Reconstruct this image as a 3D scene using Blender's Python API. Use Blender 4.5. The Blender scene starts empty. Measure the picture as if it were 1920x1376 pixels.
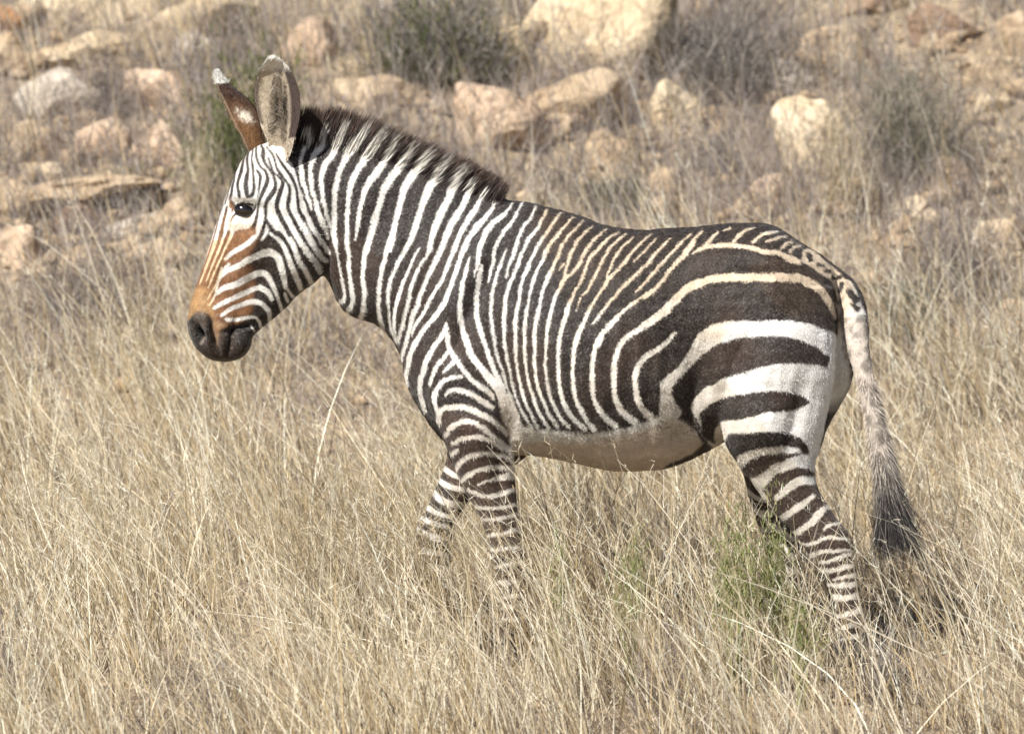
import bpy, bmesh, math, random
import numpy as np
from mathutils import Vector, noise as mnoise

rng = np.random.default_rng(7)
random.seed(7)
sc = bpy.context.scene
COL = sc.collection

# ------------------------------------------------------------------ camera, sky, sun, exposure
PXM = 680.0            # photograph pixels per metre in the zebra's own side plane
DIST = 28.0
cam_d = bpy.data.cameras.new('camera')
cam = bpy.data.objects.new('camera', cam_d); COL.objects.link(cam)
cam.location = (0, -DIST, (1230 - 688) / PXM)
cam.rotation_euler = (math.radians(90), 0, 0)
cam_d.sensor_width = 36.0
cam_d.lens = 36.0 * DIST / (1920 / PXM)
cam_d.clip_start = 0.5; cam_d.clip_end = 900
cam_d.dof.use_dof = True
cam_d.dof.focus_distance = DIST - 0.2
cam_d.dof.aperture_fstop = 5.0
sc.camera = cam

SUN = Vector((-0.43, -0.55, 0.715)).normalized()
world = bpy.data.worlds.new('World'); sc.world = world
world.use_nodes = True
wn = world.node_tree.nodes; wl = world.node_tree.links
sky = wn.new('ShaderNodeTexSky'); sky.sky_type = 'NISHITA'; sky.sun_disc = False
sky.sun_elevation = math.asin(SUN.z)
sky.sun_rotation = math.atan2(SUN.x, SUN.y)
sky.altitude = 1200; sky.dust_density = 0.6
wn['Background'].inputs['Strength'].default_value = 0.052
wl.new(sky.outputs[0], wn['Background'].inputs['Color'])
sd = bpy.data.lights.new('sun', 'SUN'); sd.energy = 5.0; sd.angle = math.radians(0.53); sd.color = (1.0, 0.975, 0.93)
so = bpy.data.objects.new('sun', sd); COL.objects.link(so)
so.rotation_euler = SUN.to_track_quat('Z', 'Y').to_euler()
so.location = (-20, -20, 30)
sc.view_settings.view_transform = 'Standard'
sc.view_settings.look = 'None'
sc.view_settings.exposure = 0.58
sc.view_settings.gamma = 1.0
sc.cycles.max_bounces = 4
sc.cycles.diffuse_bounces = 2
sc.cycles.transmission_bounces = 2

# ------------------------------------------------------------------ helpers
def X(px): return (px - 960) / PXM
def Z(py): return (1230 - py) / PXM

def fast_mesh(name, V, T, cols=None, smooth=True):
    V = np.asarray(V, np.float32); T = np.asarray(T, np.int32)
    me = bpy.data.meshes.new(name)
    me.vertices.add(len(V)); me.vertices.foreach_set('co', V.ravel())
    k = T.shape[1]
    me.loops.add(T.size); me.loops.foreach_set('vertex_index', T.ravel())
    me.polygons.add(len(T)); me.polygons.foreach_set('loop_start', np.arange(0, T.size, k, dtype=np.int32))
    if smooth:
        me.polygons.foreach_set('use_smooth', np.ones(len(T), bool))
    me.update(calc_edges=True)
    if cols is not None:
        paint(me, cols)
    return me

def paint(me, cols):
    a = me.color_attributes.new('Col', 'FLOAT_COLOR', 'POINT')
    c = np.ones((len(cols), 4), np.float32); c[:, :3] = cols
    a.data.foreach_set('color', c.ravel())

def link(name, data, parent=None, mat=None, **props):
    o = bpy.data.objects.new(name, data); COL.objects.link(o)
    if parent is not None: o.parent = parent
    if mat is not None: data.materials.clear(); data.materials.append(mat)
    for k, v in props.items(): o[k] = v
    return o

def empty(name, loc, **props):
    o = bpy.data.objects.new(name, None); COL.objects.link(o); o.location = loc; o.empty_display_size = 0.1
    for k, v in props.items(): o[k] = v
    return o

_nd = rng.normal(size=(24, 3)); _nd /= np.linalg.norm(_nd, axis=1)[:, None]; _np = rng.uniform(0, 6.28, 24)
def wob(P, scale, k=8, off=0):
    """cheap smooth noise in about -1..1 for arrays of points"""
    s = np.zeros(len(P))
    for i in range(k):
        j = (i + off) % 24
        s += np.sin(P @ _nd[j] * (2 * math.pi / scale) * (0.6 + 0.12 * i) + _np[j])
    return s / math.sqrt(k) / 1.2

def blades(P, D, L, Wd, bend, col, nseg=3, tipcol=None):
    """tapering ribbons: roots P, unit directions D, lengths, widths, tip offset vectors, colours"""
    N = len(P)
    P = np.asarray(P, float); D = np.asarray(D, float)
    L = np.broadcast_to(L, (N,)).astype(float); Wd = np.broadcast_to(Wd, (N,)).astype(float)
    bend = np.broadcast_to(bend, (N, 3)); col = np.broadcast_to(col, (N, 3))
    a = rng.uniform(0, 2 * math.pi, N)
    R = np.stack([np.cos(a), np.sin(a) * 0.5, rng.normal(0, .15, N)], 1)
    S = R - (R * D).sum(1)[:, None] * D
    S /= np.linalg.norm(S, axis=1)[:, None] + 1e-9
    V = np.zeros((N, 2 * nseg + 1, 3)); C = np.zeros((N, 2 * nseg + 1, 3))
    for i in range(nseg + 1):
        t = i / nseg
        c = P + D * (L * t)[:, None] + bend * (t * t)
        cc = col if tipcol is None else col * (1 - t) + tipcol * t
        if i < nseg:
            w = (Wd * (1 - 0.75 * t) * 0.5)[:, None]
            V[:, 2 * i] = c - S * w; V[:, 2 * i + 1] = c + S * w
            C[:, 2 * i] = cc; C[:, 2 * i + 1] = cc
        else:
            V[:, 2 * nseg] = c; C[:, 2 * nseg] = cc
    tr = []
    for i in range(nseg - 1):
        b = 2 * i
        tr += [(b, b + 1, b + 3), (b, b + 3, b + 2)]
    b = 2 * (nseg - 1); tr.append((b, b + 1, b + 2))
    tr = np.array(tr)
    T = (tr[None] + (np.arange(N) * (2 * nseg + 1))[:, None, None]).reshape(-1, 3)
    return V.reshape(-1, 3), T, C.reshape(-1, 3)

def merge(parts):
    Vs, Ts, Cs = [], [], []; o = 0
    for v, t, c in parts:
        Vs.append(v); Ts.append(t + o); Cs.append(c); o += len(v)
    return np.concatenate(Vs), np.concatenate(Ts), np.concatenate(Cs)

def unit(A): return A / (np.linalg.norm(A, axis=1)[:, None] + 1e-9)

# ------------------------------------------------------------------ materials
def new_mat(name):
    m = bpy.data.materials.new(name); m.use_nodes = True
    nt = m.node_tree; b = nt.nodes['Principled BSDF']
    return m, nt, b

def N(nt, t, **kw):
    n = nt.nodes.new(t)
    for k, v in kw.items(): setattr(n, k, v)
    return n

def ramp(nt, stops):
    r = N(nt, 'ShaderNodeValToRGB'); e = r.color_ramp.elements
    while len(e) < len(stops): e.new(0.5)
    for i, (p, c) in enumerate(stops): e[i].position = p; e[i].color = (*c, 1)
    return r

def mat_plant(name, trans=0.35, rough=0.6):
    m, nt, b = new_mat(name)
    at = N(nt, 'ShaderNodeVertexColor'); at.layer_name = 'Col'
    df = N(nt, 'ShaderNodeBsdfDiffuse'); nt.links.new(at.outputs[0], df.inputs[0])
    tr = N(nt, 'ShaderNodeBsdfTranslucent'); nt.links.new(at.outputs[0], tr.inputs[0])
    mx = N(nt, 'ShaderNodeMixShader'); mx.inputs[0].default_value = trans
    nt.links.new(df.outputs[0], mx.inputs[1]); nt.links.new(tr.outputs[0], mx.inputs[2])
    nt.links.new(mx.outputs[0], nt.nodes['Material Output'].inputs[0])
    nt.nodes.remove(b)
    return m

def mat_fur():
    m, nt, b = new_mat('zebra_coat')
    at = N(nt, 'ShaderNodeVertexColor'); at.layer_name = 'Col'
    tc = N(nt, 'ShaderNodeTexCoord')
    mp = N(nt, 'ShaderNodeMapping'); mp.inputs['Scale'].default_value = (1.0, 1.0, 0.45)
    nt.links.new(tc.outputs['Object'], mp.inputs[0])
    n1 = N(nt, 'ShaderNodeTexNoise'); n1.inputs['Scale'].default_value = 330; n1.inputs['Detail'].default_value = 3
    nt.links.new(mp.outputs[0], n1.inputs['Vector'])
    n2 = N(nt, 'ShaderNodeTexNoise'); n2.inputs['Scale'].default_value = 26; n2.inputs['Detail'].default_value = 5
    nt.links.new(tc.outputs['Object'], n2.inputs['Vector'])
    r = N(nt, 'ShaderNodeMapRange'); r.inputs[1].default_value = 0.3; r.inputs[2].default_value = 0.7
    r.inputs[3].default_value = 0.84; r.inputs[4].default_value = 1.12
    nt.links.new(n1.outputs[0], r.inputs[0])
    r2 = N(nt, 'ShaderNodeMapRange'); r2.inputs[1].default_value = 0.3; r2.inputs[2].default_value = 0.7
    r2.inputs[3].default_value = 0.85; r2.inputs[4].default_value = 1.12
    nt.links.new(n2.outputs[0], r2.inputs[0])
    ml = N(nt, 'ShaderNodeMath', operation='MULTIPLY')
    nt.links.new(r.outputs[0], ml.inputs[0]); nt.links.new(r2.outputs[0], ml.inputs[1])
    vm = N(nt, 'ShaderNodeVectorMath', operation='SCALE')
    nt.links.new(at.outputs[0], vm.inputs[0]); nt.links.new(ml.outputs[0], vm.inputs['Scale'])
    nt.links.new(vm.outputs[0], b.inputs['Base Color'])
    b.inputs['Roughness'].default_value = 0.5
    b.inputs['Specular IOR Level'].default_value = 0.2
    b.inputs['Sheen Weight'].default_value = 0.12
    b.inputs['Sheen Roughness'].default_value = 0.5
    bp = N(nt, 'ShaderNodeBump'); bp.inputs['Strength'].default_value = 0.55; bp.inputs['Distance'].default_value = 0.004
    nt.links.new(n1.outputs[0], bp.inputs['Height'])
    nt.links.new(bp.outputs[0], b.inputs['Normal'])
    return m

def mat_hair(name):
    m, nt, b = new_mat(name)
    at = N(nt, 'ShaderNodeVertexColor'); at.layer_name = 'Col'
    nt.links.new(at.outputs[0], b.inputs['Base Color'])
    b.inputs['Roughness'].default_value = 0.55
    b.inputs['Specular IOR Level'].default_value = 0.18
    return m

def mat_eye():
    m, nt, b = new_mat('eye_wet')
    tc = N(nt, 'ShaderNodeTexCoord'); n = N(nt, 'ShaderNodeTexNoise'); n.inputs['Scale'].default_value = 40
    nt.links.new(tc.outputs['Object'], n.inputs['Vector'])
    r = ramp(nt, [(0.35, (0.004, 0.003, 0.003)), (0.7, (0.018, 0.010, 0.007))])
    nt.links.new(n.outputs[0], r.inputs[0]); nt.links.new(r.outputs[0], b.inputs['Base Color'])
    b.inputs['Roughness'].default_value = 0.06
    b.inputs['Coat Weight'].default_value = 0.6
    return m

def mat_rock(name, c1, c2, c3, scale=6.0):
    m, nt, b = new_mat(name)
    tc = N(nt, 'ShaderNodeTexCoord')
    g = N(nt, 'ShaderNodeNewGeometry')
    n1 = N(nt, 'ShaderNodeTexNoise'); n1.inputs['Scale'].default_value = scale; n1.inputs['Detail'].default_value = 7; n1.inputs['Roughness'].default_value = 0.65
    nt.links.new(g.outputs['Position'], n1.inputs['Vector'])
    r = ramp(nt, [(0.3, c1), (0.5, c2), (0.7, c3)])
    nt.links.new(n1.outputs[0], r.inputs[0])
    # lichen and iron stains
    n2 = N(nt, 'ShaderNodeTexNoise'); n2.inputs['Scale'].default_value = scale * 3.2; n2.inputs['Detail'].default_value = 6
    nt.links.new(g.outputs['Position'], n2.inputs['Vector'])
    r2 = ramp(nt, [(0.56, (0, 0, 0)), (0.68, (1, 1, 1))])
    nt.links.new(n2.outputs[0], r2.inputs[0])
    mx = N(nt, 'ShaderNodeMixRGB'); mx.inputs[2].default_value = (c1[0] * 0.5, c1[1] * 0.47, c1[2] * 0.47, 1)
    ms = N(nt, 'ShaderNodeMath', operation='MULTIPLY'); ms.inputs[1].default_value = 0.6
    nt.links.new(r2.outputs[0], ms.inputs[0]); nt.links.new(ms.outputs[0], mx.inputs[0])
    nt.links.new(r.outputs[0], mx.inputs[1]); nt.links.new(mx.outputs[0], b.inputs['Base Color'])
    b.inputs['Roughness'].default_value = 0.9
    b.inputs['Specular IOR Level'].default_value = 0.15
    mpv = N(nt, 'ShaderNodeMapping'); mpv.inputs['Scale'].default_value = (2.2, 2.2, 4.5); mpv.inputs['Rotation'].default_value = (0.3, 0.5, 0.2)
    wv = N(nt, 'ShaderNodeVectorMath', operation='MULTIPLY_ADD'); wv.inputs[1].default_value = (0.16, 0.16, 0.16)
    nt.links.new(n1.outputs['Color'], wv.inputs[0]); nt.links.new(g.outputs['Position'], wv.inputs[2]); nt.links.new(wv.outputs[0], mpv.inputs[0])
    vo = N(nt, 'ShaderNodeTexVoronoi'); vo.feature = 'DISTANCE_TO_EDGE'; vo.inputs['Scale'].default_value = 1.3
    nt.links.new(mpv.outputs[0], vo.inputs['Vector'])
    cr = N(nt, 'ShaderNodeMapRange'); cr.inputs[1].default_value = 0.0; cr.inputs[2].default_value = 0.05; cr.inputs[3].default_value = 0.72; cr.inputs[4].default_value = 1.0
    nt.links.new(vo.outputs['Distance'], cr.inputs[0])
    cm = N(nt, 'ShaderNodeVectorMath', operation='SCALE'); nt.links.new(mx.outputs[0], cm.inputs[0]); nt.links.new(cr.outputs[0], cm.inputs['Scale'])
    nt.links.new(cm.outputs[0], b.inputs['Base Color'])
    n3 = N(nt, 'ShaderNodeTexNoise'); n3.inputs['Scale'].default_value = 38; n3.inputs['Detail'].default_value = 8
    nt.links.new(g.outputs['Position'], n3.inputs['Vector'])
    bp = N(nt, 'ShaderNodeBump'); bp.inputs['Strength'].default_value = 0.7; bp.inputs['Distance'].default_value = 0.03
    nt.links.new(n3.outputs[0], bp.inputs['Height']); nt.links.new(bp.outputs[0], b.inputs['Normal'])
    return m

def mat_soil():
    m, nt, b = new_mat('dry_soil')
    g = N(nt, 'ShaderNodeNewGeometry')
    n1 = N(nt, 'ShaderNodeTexNoise'); n1.inputs['Scale'].default_value = 1.6; n1.inputs['Detail'].default_value = 8; n1.inputs['Roughness'].default_value = 0.7
    nt.links.new(g.outputs['Position'], n1.inputs['Vector'])
    r = ramp(nt, [(0.32, (0.20, 0.155, 0.12)), (0.5, (0.36, 0.28, 0.20)), (0.66, (0.52, 0.41, 0.28))])
    nt.links.new(n1.outputs[0], r.inputs[0])
    n2 = N(nt, 'ShaderNodeTexNoise'); n2.inputs['Scale'].default_value = 22; n2.inputs['Detail'].default_value = 6
    nt.links.new(g.outputs['Position'], n2.inputs['Vector'])
    r2 = ramp(nt, [(0.35, (0.55, 0.55, 0.57)), (0.65, (1.15, 1.12, 1.05))])
    nt.links.new(n2.outputs[0], r2.inputs[0])
    mx = N(nt, 'ShaderNodeMixRGB', blend_type='MULTIPLY'); mx.inputs[0].default_value = 1
    nt.links.new(r.outputs[0], mx.inputs[1]); nt.links.new(r2.outputs[0], mx.inputs[2])
    nt.links.new(mx.outputs[0], b.inputs['Base Color'])
    b.inputs['Roughness'].default_value = 0.95; b.inputs['Specular IOR Level'].default_value = 0.1
    bp = N(nt, 'ShaderNodeBump'); bp.inputs['Strength'].default_value = 0.8; bp.inputs['Distance'].default_value = 0.04
    nt.links.new(n2.outputs[0], bp.inputs['Height']); nt.links.new(bp.outputs[0], b.inputs['Normal'])
    return m

M_FUR = mat_fur(); M_HAIR = mat_hair('mane_hair'); M_EYE = mat_eye()
M_COAT = mat_hair('coat_hair')
M_GRASS = mat_plant('straw', 0.28); M_LEAF = mat_plant('shrub_leaf', 0.3); M_TWIG = mat_plant('dry_twig', 0.1, 0.8)
M_SOIL = mat_soil()
ROCKM = {
    'tan': mat_rock('rock_tan', (0.33, 0.22, 0.135), (0.50, 0.37, 0.24), (0.60, 0.47, 0.33)),
    'pale': mat_rock('rock_pale', (0.46, 0.33, 0.20), (0.64, 0.50, 0.33), (0.72, 0.60, 0.44)),
    'pink': mat_rock('rock_pink', (0.38, 0.25, 0.16), (0.58, 0.42, 0.29), (0.67, 0.52, 0.38)),
    'grey': mat_rock('rock_grey', (0.36, 0.30, 0.24), (0.54, 0.46, 0.37), (0.66, 0.58, 0.48)),
    'orange': mat_rock('rock_orange', (0.36, 0.17, 0.07), (0.55, 0.28, 0.12), (0.62, 0.40, 0.22)),
    'brown': mat_rock('rock_brown', (0.17, 0.11, 0.075), (0.30, 0.20, 0.135), (0.42, 0.30, 0.20)),
}

# ------------------------------------------------------------------ ground and hillside
_ys = np.arange(-120, 160.01, 0.05)
_sl = np.interp(_ys, [-120, -9, -6, -2.5, 2.0, 4.2, 14, 30, 60, 160], [0.0, 0.01, 0.05, 0.155, 0.165, 0.42, 0.45, 0.42, 0.25, 0.05])
_hs = np.concatenate([[0], np.cumsum((_sl[1:] + _sl[:-1]) * 0.025)])
_hs -= np.interp(0, _ys, _hs)
def gh(x, y):
    x = np.asarray(x, float); y = np.asarray(y, float)
    b = np.interp(y, _ys, _hs)
    hill = np.clip((y - 2.2) / 3, 0, 1)
    n = (np.sin(x * 1.9 + y * 1.3 + 1.0) + np.sin(x * -1.1 + y * 2.7 + 4.0) + np.sin(x * 3.7 - y * 1.7)) / 3
    n2 = (np.sin(x * 7.1 + y * 5.3) + np.sin(x * -5.9 + y * 8.7 + 2.0)) / 2
    return b + n * (0.012 + 0.07 * hill) + n2 * (0.006 + 0.02 * hill)

def axis(a, b, fine0, fine1, df, grow=1.22):
    c = list(np.arange(fine0, fine1 + 1e-6, df)); s = df; v = fine1
    while v < b: s *= grow; v += s; c.append(min(v, b))
    s = df; v = fine0; l = []
    while v > a: s *= grow; v -= s; l.append(max(v, a))
    return np.array(l[::-1] + c)
gx = axis(-150, 150, -3.2, 3.2, 0.06); gy = axis(-110, 155, -2.6, 9.0, 0.06)
GX, GY = np.meshgrid(gx, gy)
Vg = np.stack([GX.ravel(), GY.ravel(), gh(GX, GY).ravel()], 1)
nx, ny = len(gx), len(gy)
ii = (np.arange(ny - 1)[:, None] * nx + np.arange(nx - 1)[None]).ravel()
Tg = np.stack([ii, ii + 1, ii + nx + 1, ii + nx], 1)
link('ground', fast_mesh('ground', Vg, Tg), mat=M_SOIL, kind='structure')

def on_ground(px, py):
    """where the sight line through a point of the photograph meets the hillside"""
    for d in np.arange(24.0, 60.0, 0.02):
        z = cam.location.z + (688 - py) / PXM * d / DIST
        x = X(px) * d / DIST
        if gh(x, d - DIST) >= z:
            return x, d - DIST, z, d / DIST
    return x, d - DIST, z, d / DIST

# ------------------------------------------------------------------ rocks
def ico(sub):
    bm = bmesh.new(); bmesh.ops.create_icosphere(bm, subdivisions=sub, radius=1)
    V = np.array([v.co[:] for v in bm.verts]); T = np.array([[v.index for v in f.verts] for f in bm.faces]); bm.free()
    return V, T
ICO4 = ico(4); ICO2 = ico(2); ICO1 = ico(1)

def rock_shape(seed, rough=0.09):
    """angular block: hull of a few points, cut up and roughened"""
    r = np.random.default_rng(seed); bm = bmesh.new()
    for i in range(17):
        p = r.normal(size=3); p /= np.linalg.norm(p)
        bm.verts.new(p * r.uniform(0.75, 1.05))
    bmesh.ops.convex_hull(bm, input=bm.verts)
    bmesh.ops.delete(bm, geom=[v for v in bm.verts if not v.link_faces], context='VERTS')
    bmesh.ops.subdivide_edges(bm, edges=bm.edges, cuts=5, use_grid_fill=True)
    bmesh.ops.triangulate(bm, faces=bm.faces)
    for _ in range(2): bmesh.ops.smooth_vert(bm, verts=bm.verts, factor=0.4, use_axis_x=True, use_axis_y=True, use_axis_z=True)
    bm.normal_update(); bm.verts.index_update()
    V = np.array([v.co[:] for v in bm.verts]); Nn = np.array([v.normal[:] for v in bm.verts])
    T = np.array([[v.index for v in f.verts] for f in bm.faces]); bm.free()
    n = np.array([mnoise.fractal(Vector(v * 1.6 + seed * 3.1), 0.8, 2.1, 5) for v in V])
    led = np.array([mnoise.noise(Vector((v[0] * .8 + seed, v[1] * .8, v[2] * 5.0))) for v in V])
    V = V + Nn * (rough * n + 0.05 * led)[:, None]
    V /= np.abs(V).max(0)
    return V, T

def rock(px0, py0, px1, py1, tone, label, seed, deep=0.8, tilt=0.0, name='rock', sunk=0.62, shape=None):
    x, y, z, s = on_ground((px0 + px1) / 2, py1 - 0.12 * (py1 - py0))
    if seed == 48: sunk = -0.15; y -= 0.12
    w = (px1 - px0) / PXM * s; h = (py1 - py0) / PXM * s
    if shape is None:
        V, T = rock_shape(seed)
    else:
        V, T = shape
    pk = PEAK.get(seed, 0.15 + 0.15 * ((seed * 37) % 10) / 10); sh = ((seed * 53) % 10 - 4.5) / 12
    w *= 1.18 + 0.35 * pk
    V = V * np.stack([1 - pk * (V[:, 2] + 1) * .5, 1 - 0.7 * pk * (V[:, 2] + 1) * .5, np.ones(len(V))], 1)
    V[:, 0] += sh * pk * 2 * V[:, 2]
    V = V * np.array([w / 2, max(w, h) * deep / 2, h * (1 + sunk) / 2])
    tilt += ((seed * 29) % 11 - 5) * 0.05
    ct, st = math.cos(tilt), math.sin(tilt)
    V = np.stack([V[:, 0] * ct - V[:, 2] * st, V[:, 1], V[:, 0] * st + V[:, 2] * ct], 1)
    o = link(name, fast_mesh(name, V, T, smooth=False), mat=ROCKM[tone], label=label, category='rock', group='rocks on the hillside')
    me = o.data
    o.location = (x, y + 0.15 * w, z + h * (1 - sunk) / 2)
    me.set_sharp_from_angle(angle=math.radians(38)) if hasattr(me, 'set_sharp_from_angle') else None
    me.polygons.foreach_set('use_smooth', np.ones(len(me.polygons), bool))
    return o

PEAK = {60: 0.40, 62: 0.6, 65: 0.5, 58: 0.3, 54: 0.15, 43: 0.4}
ROCKS = [
    (-30, 12, 50, 62, 'orange', 'orange-brown rock cut by the top left corner, dark gap beneath', .9, -0.05),
    (40, -40, 330, 72, 'pale', 'long yellow ledge along the top left edge of the hillside', .5, 0.05),
    (270, -10, 500, 78, 'pale', 'yellowish slab right of the long yellow ledge at the top', .6, -0.08),
    (10, 125, 215, 230, 'grey', 'grey-white flat slab on the left slope above the ledges', .8, 0.12),
    (205, 130, 385, 212, 'pink', 'pinkish low rock between the grey-white slab and the green shrub', .8, -0.05),
    (500, 40, 670, 125, 'pink', 'rounded pinkish boulder above the ears, beside the dark grey bush', .8, 0.1),
    (130, 226, 250, 300, 'pink', 'pink rock just below the grey-white slab', .9, 0.15),
    (168, 308, 262, 350, 'pale', 'pale yellow flat stone with green leaves below, left slope', .9, -0.05),
    (60, 332, 345, 402, 'tan', 'broad tan ledge overhanging the dark hollow, left slope', .7, 0.02),
    (-60, 330, 70, 415, 'tan', 'tan rock cut by the left edge beside the broad ledge', .8, -0.1),
    (196, 400, 330, 446, 'grey', 'grey flat stone under the broad tan ledge', .8, 0.05),
    (100, 446, 188, 506, 'tan', 'tan block below the dark hollow, lowest of the left rocks', .9, 0.2),
    (300, 362, 362, 418, 'tan', 'small tan rock just in front of the zebra forehead', .9, -0.2),
    (0, 232, 120, 300, 'tan', 'tan weathered rock by the left edge below the grey-white slab', .8, 0.1),
    (990, -90, 1262, 158, 'pale', 'largest tan boulder, above the back of the zebra at the top', .7, -0.30),
    (800, 172, 1030, 266, 'pink', 'flat pinkish slab right behind the end of the mane', .8, 0.03),
    (1015, 203, 1104, 246, 'pink', 'thin pinkish slab leaning on the right end of the flat slab', .9, 0.15),
    (620, 140, 815, 205, 'tan', 'low tan rock just above the front of the mane', .8, -0.03),
    (1204, 160, 1314, 270, 'pale', 'broken pale rock with a dark notch under its right side', .8, -0.15),
    (1312, 198, 1374, 238, 'tan', 'small square tan block right of the broken pale rock', .9, 0.05),
    (1436, 205, 1652, 372, 'pale', 'large pale pointed rock standing alone above the rump', .7, 0.0),
    (1218, 316, 1276, 370, 'tan', 'small round tan rock above the middle of the back', .9, 0.0),
    (1652, 368, 1760, 420, 'pale', 'pale wedge with a pointed top right of the rump', .8, -0.25),
    (1664, 405, 1716, 456, 'tan', 'tan block under the pale wedge right of the rump', .9, 0.0),
    (1796, 118, 1925, 172, 'tan', 'leaning tan slab near the right edge with shadow below', .7, -0.3),
    (1806, 170, 1906, 216, 'pale', 'pale wedge stone under the leaning tan slab', .8, 0.15),
    (1726, 200, 1816, 254, 'tan', 'tan rounded stone left of the pale wedge under the leaning slab', .8, 0.2),
    (1866, 268, 1960, 304, 'pale', 'pale flat stone cut by the right edge', .8, 0.0),
    (1826, 308, 1916, 334, 'tan', 'thin tan slab below the pale flat stone at the right edge', .8, 0.05),
    (1664, 262, 1704, 306, 'orange', 'small orange stone right of the large pale pointed rock', .9, 0.0),
    (1500, 56, 1640, 132, 'tan', 'dim tan rock half hidden in brush above the pale pointed rock', .7, 0.1),
    (1864, 566, 1950, 620, 'pink', 'pinkish stone at the right edge where the grass begins', .9, 0.0),
    (1560, -20, 1720, 28, 'brown', 'brown rock along the top edge, right half', .7, 0.0),
    (420, 150, 520, 230, 'tan', 'tan rock showing between and behind the two ears', .8, 0.2),
    (92, 388, 210, 446, 'brown', 'dark brown stone added as shade in the hollow under the broad tan ledge', .5, 0.1),  # dark filler where the hollow holds only shadow
    (50, 66, 270, 142, 'pale', 'pale yellow broken ledge under the long yellow ledge, upper left', .7, -0.04),
    (300, 66, 430, 140, 'grey', 'greyish rock left of the olive bush near the upper left', .8, 0.06),
    (-40, 60, 70, 150, 'tan', 'tan rock at the left edge under the orange-brown rock', .8, 0.1),
    (236, 232, 350, 318, 'pink', 'pinkish rock just left of the olive bush', .8, -0.1),
    (0, 300, 130, 345, 'pale', 'thin pale slab on top of the broad tan ledge, far left', .8, 0.0),
    (240, 440, 350, 500, 'tan', 'tan stone left of the zebra nose bridge, above the grass', .8, 0.1),
    (-30, 430, 90, 500, 'pink', 'pink stone at the left edge above the grey brush', .8, 0.0),
    (880, 20, 1040, 120, 'tan', 'low tan boulder leaning on the left side of the largest boulder', .8, 0.1),
    (960, 150, 1190, 240, 'tan', 'tan shelf under the largest boulder', .7, 0.04),
    (1090, 250, 1200, 330, 'tan', 'tan rock below the tan shelf, behind the back', .8, -0.1),
    (1390, 330, 1480, 400, 'pink', 'pinkish stone left below the large pale pointed rock', .8, 0.1),
    (1500, 330, 1640, 392, 'tan', 'low tan rock under the large pale pointed rock', .7, -0.05),
    (1420, 110, 1530, 180, 'grey', 'grey stone in the brush above the pale pointed rock', .8, 0.1),
    (1740, 300, 1830, 360, 'pink', 'pinkish stone left of the thin tan slab near the right edge', .8, 0.1),
    (1800, 410, 1930, 480, 'tan', 'tan stone at the right edge above the wide grey brush', .8, 0.0),
    (1690, 10, 1830, 90, 'brown', 'brownish rock above the leaning tan slab', .8, 0.1),
    (1850, 30, 1960, 110, 'tan', 'tan rock in the top right corner', .8, -0.1),
]
RK = []
for i, (a, b, c, d, tone, lab, deep, tilt) in enumerate(ROCKS):
    o = rock(a, b, c, d, tone, lab, 40 + i, deep, tilt); RK.append((o.location.x, o.location.y, (c - a) / PXM * .6))

# loose stones too many to count
r2 = np.random.default_rng(5)
parts = []
for i in range(1700):
    x = r2.uniform(-4.2, 4.2); y = r2.uniform(3.4, 11); s = 0.012 + 0.06 * r2.random() ** 3
    if i > 950:
        q = RK[r2.integers(0, len(RK))]; x = q[0] + r2.normal(0, q[2] * .75); y = q[1] + r2.normal(-.1, q[2] * .5); s *= 0.8
    if i < 150: x = r2.uniform(-3, 3); y = r2.uniform(-1.5, 3.4); s *= 0.5
    V = ICO1[0] * (1 + 0.25 * r2.normal(size=(len(ICO1[0]), 1))) * np.array([s * r2.uniform(.8, 1.8), s, s * r2.uniform(.4, .9)])
    a = r2.uniform(0, 6.28); V = np.stack([V[:, 0] * math.cos(a) - V[:, 1] * math.sin(a), V[:, 0] * math.sin(a) + V[:, 1] * math.cos(a), V[:, 2]], 1)
    parts.append((V + np.array([x, y, float(gh(x, y)) + s * 0.2]), ICO1[1], np.zeros((len(V), 3))))
V, T, C = merge(parts)
link('rubble', fast_mesh('rubble', V, T, smooth=False), mat=ROCKM['tan'], kind='stuff', label='loose tan stones scattered over the rocky slope', category='rubble')

# ------------------------------------------------------------------ grasses and brush
STRAW = np.array([[0.60, 0.50, 0.335], [0.50, 0.405, 0.26], [0.68, 0.585, 0.42], [0.36, 0.275, 0.17], [0.82, 0.74, 0.59], [0.50, 0.38, 0.205], [0.20, 0.155, 0.115]])
STRAW *= 1.05
GREY = np.array([[0.33, 0.285, 0.255], [0.27, 0.235, 0.215], [0.40, 0.345, 0.30], [0.21, 0.18, 0.168]])
def pick(pal, n, r=rng, var=0.12):
    c = pal[r.integers(0, len(pal), n)]
    return np.clip(c * (1 + var * r.normal(size=(n, 1))), 0.01, 0.9)

def panicle(P0, D0, L0, bend0, col, n=9):
    """fine seed branches along the upper third of stems"""
    Nn = len(P0); t = rng.uniform(0.62, 1.0, (Nn, n)); 
    base = (P0[:, None] + D0[:, None] * (L0[:, None] * t)[..., None] + bend0[:, None] * (t ** 2)[..., None]).reshape(-1, 3)
    d = unit(np.repeat(D0, n, 0) * 0.9 + rng.normal(0, 0.5, (Nn * n, 3)))
    l = rng.uniform(0.02, 0.055, Nn * n) * (1.35 - t.ravel())* 2.0
    return blades(base, d, l, 0.0016, np.array([0, 0, -0.01]), np.repeat(col, n, 0) * 1.05, 2)

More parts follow.
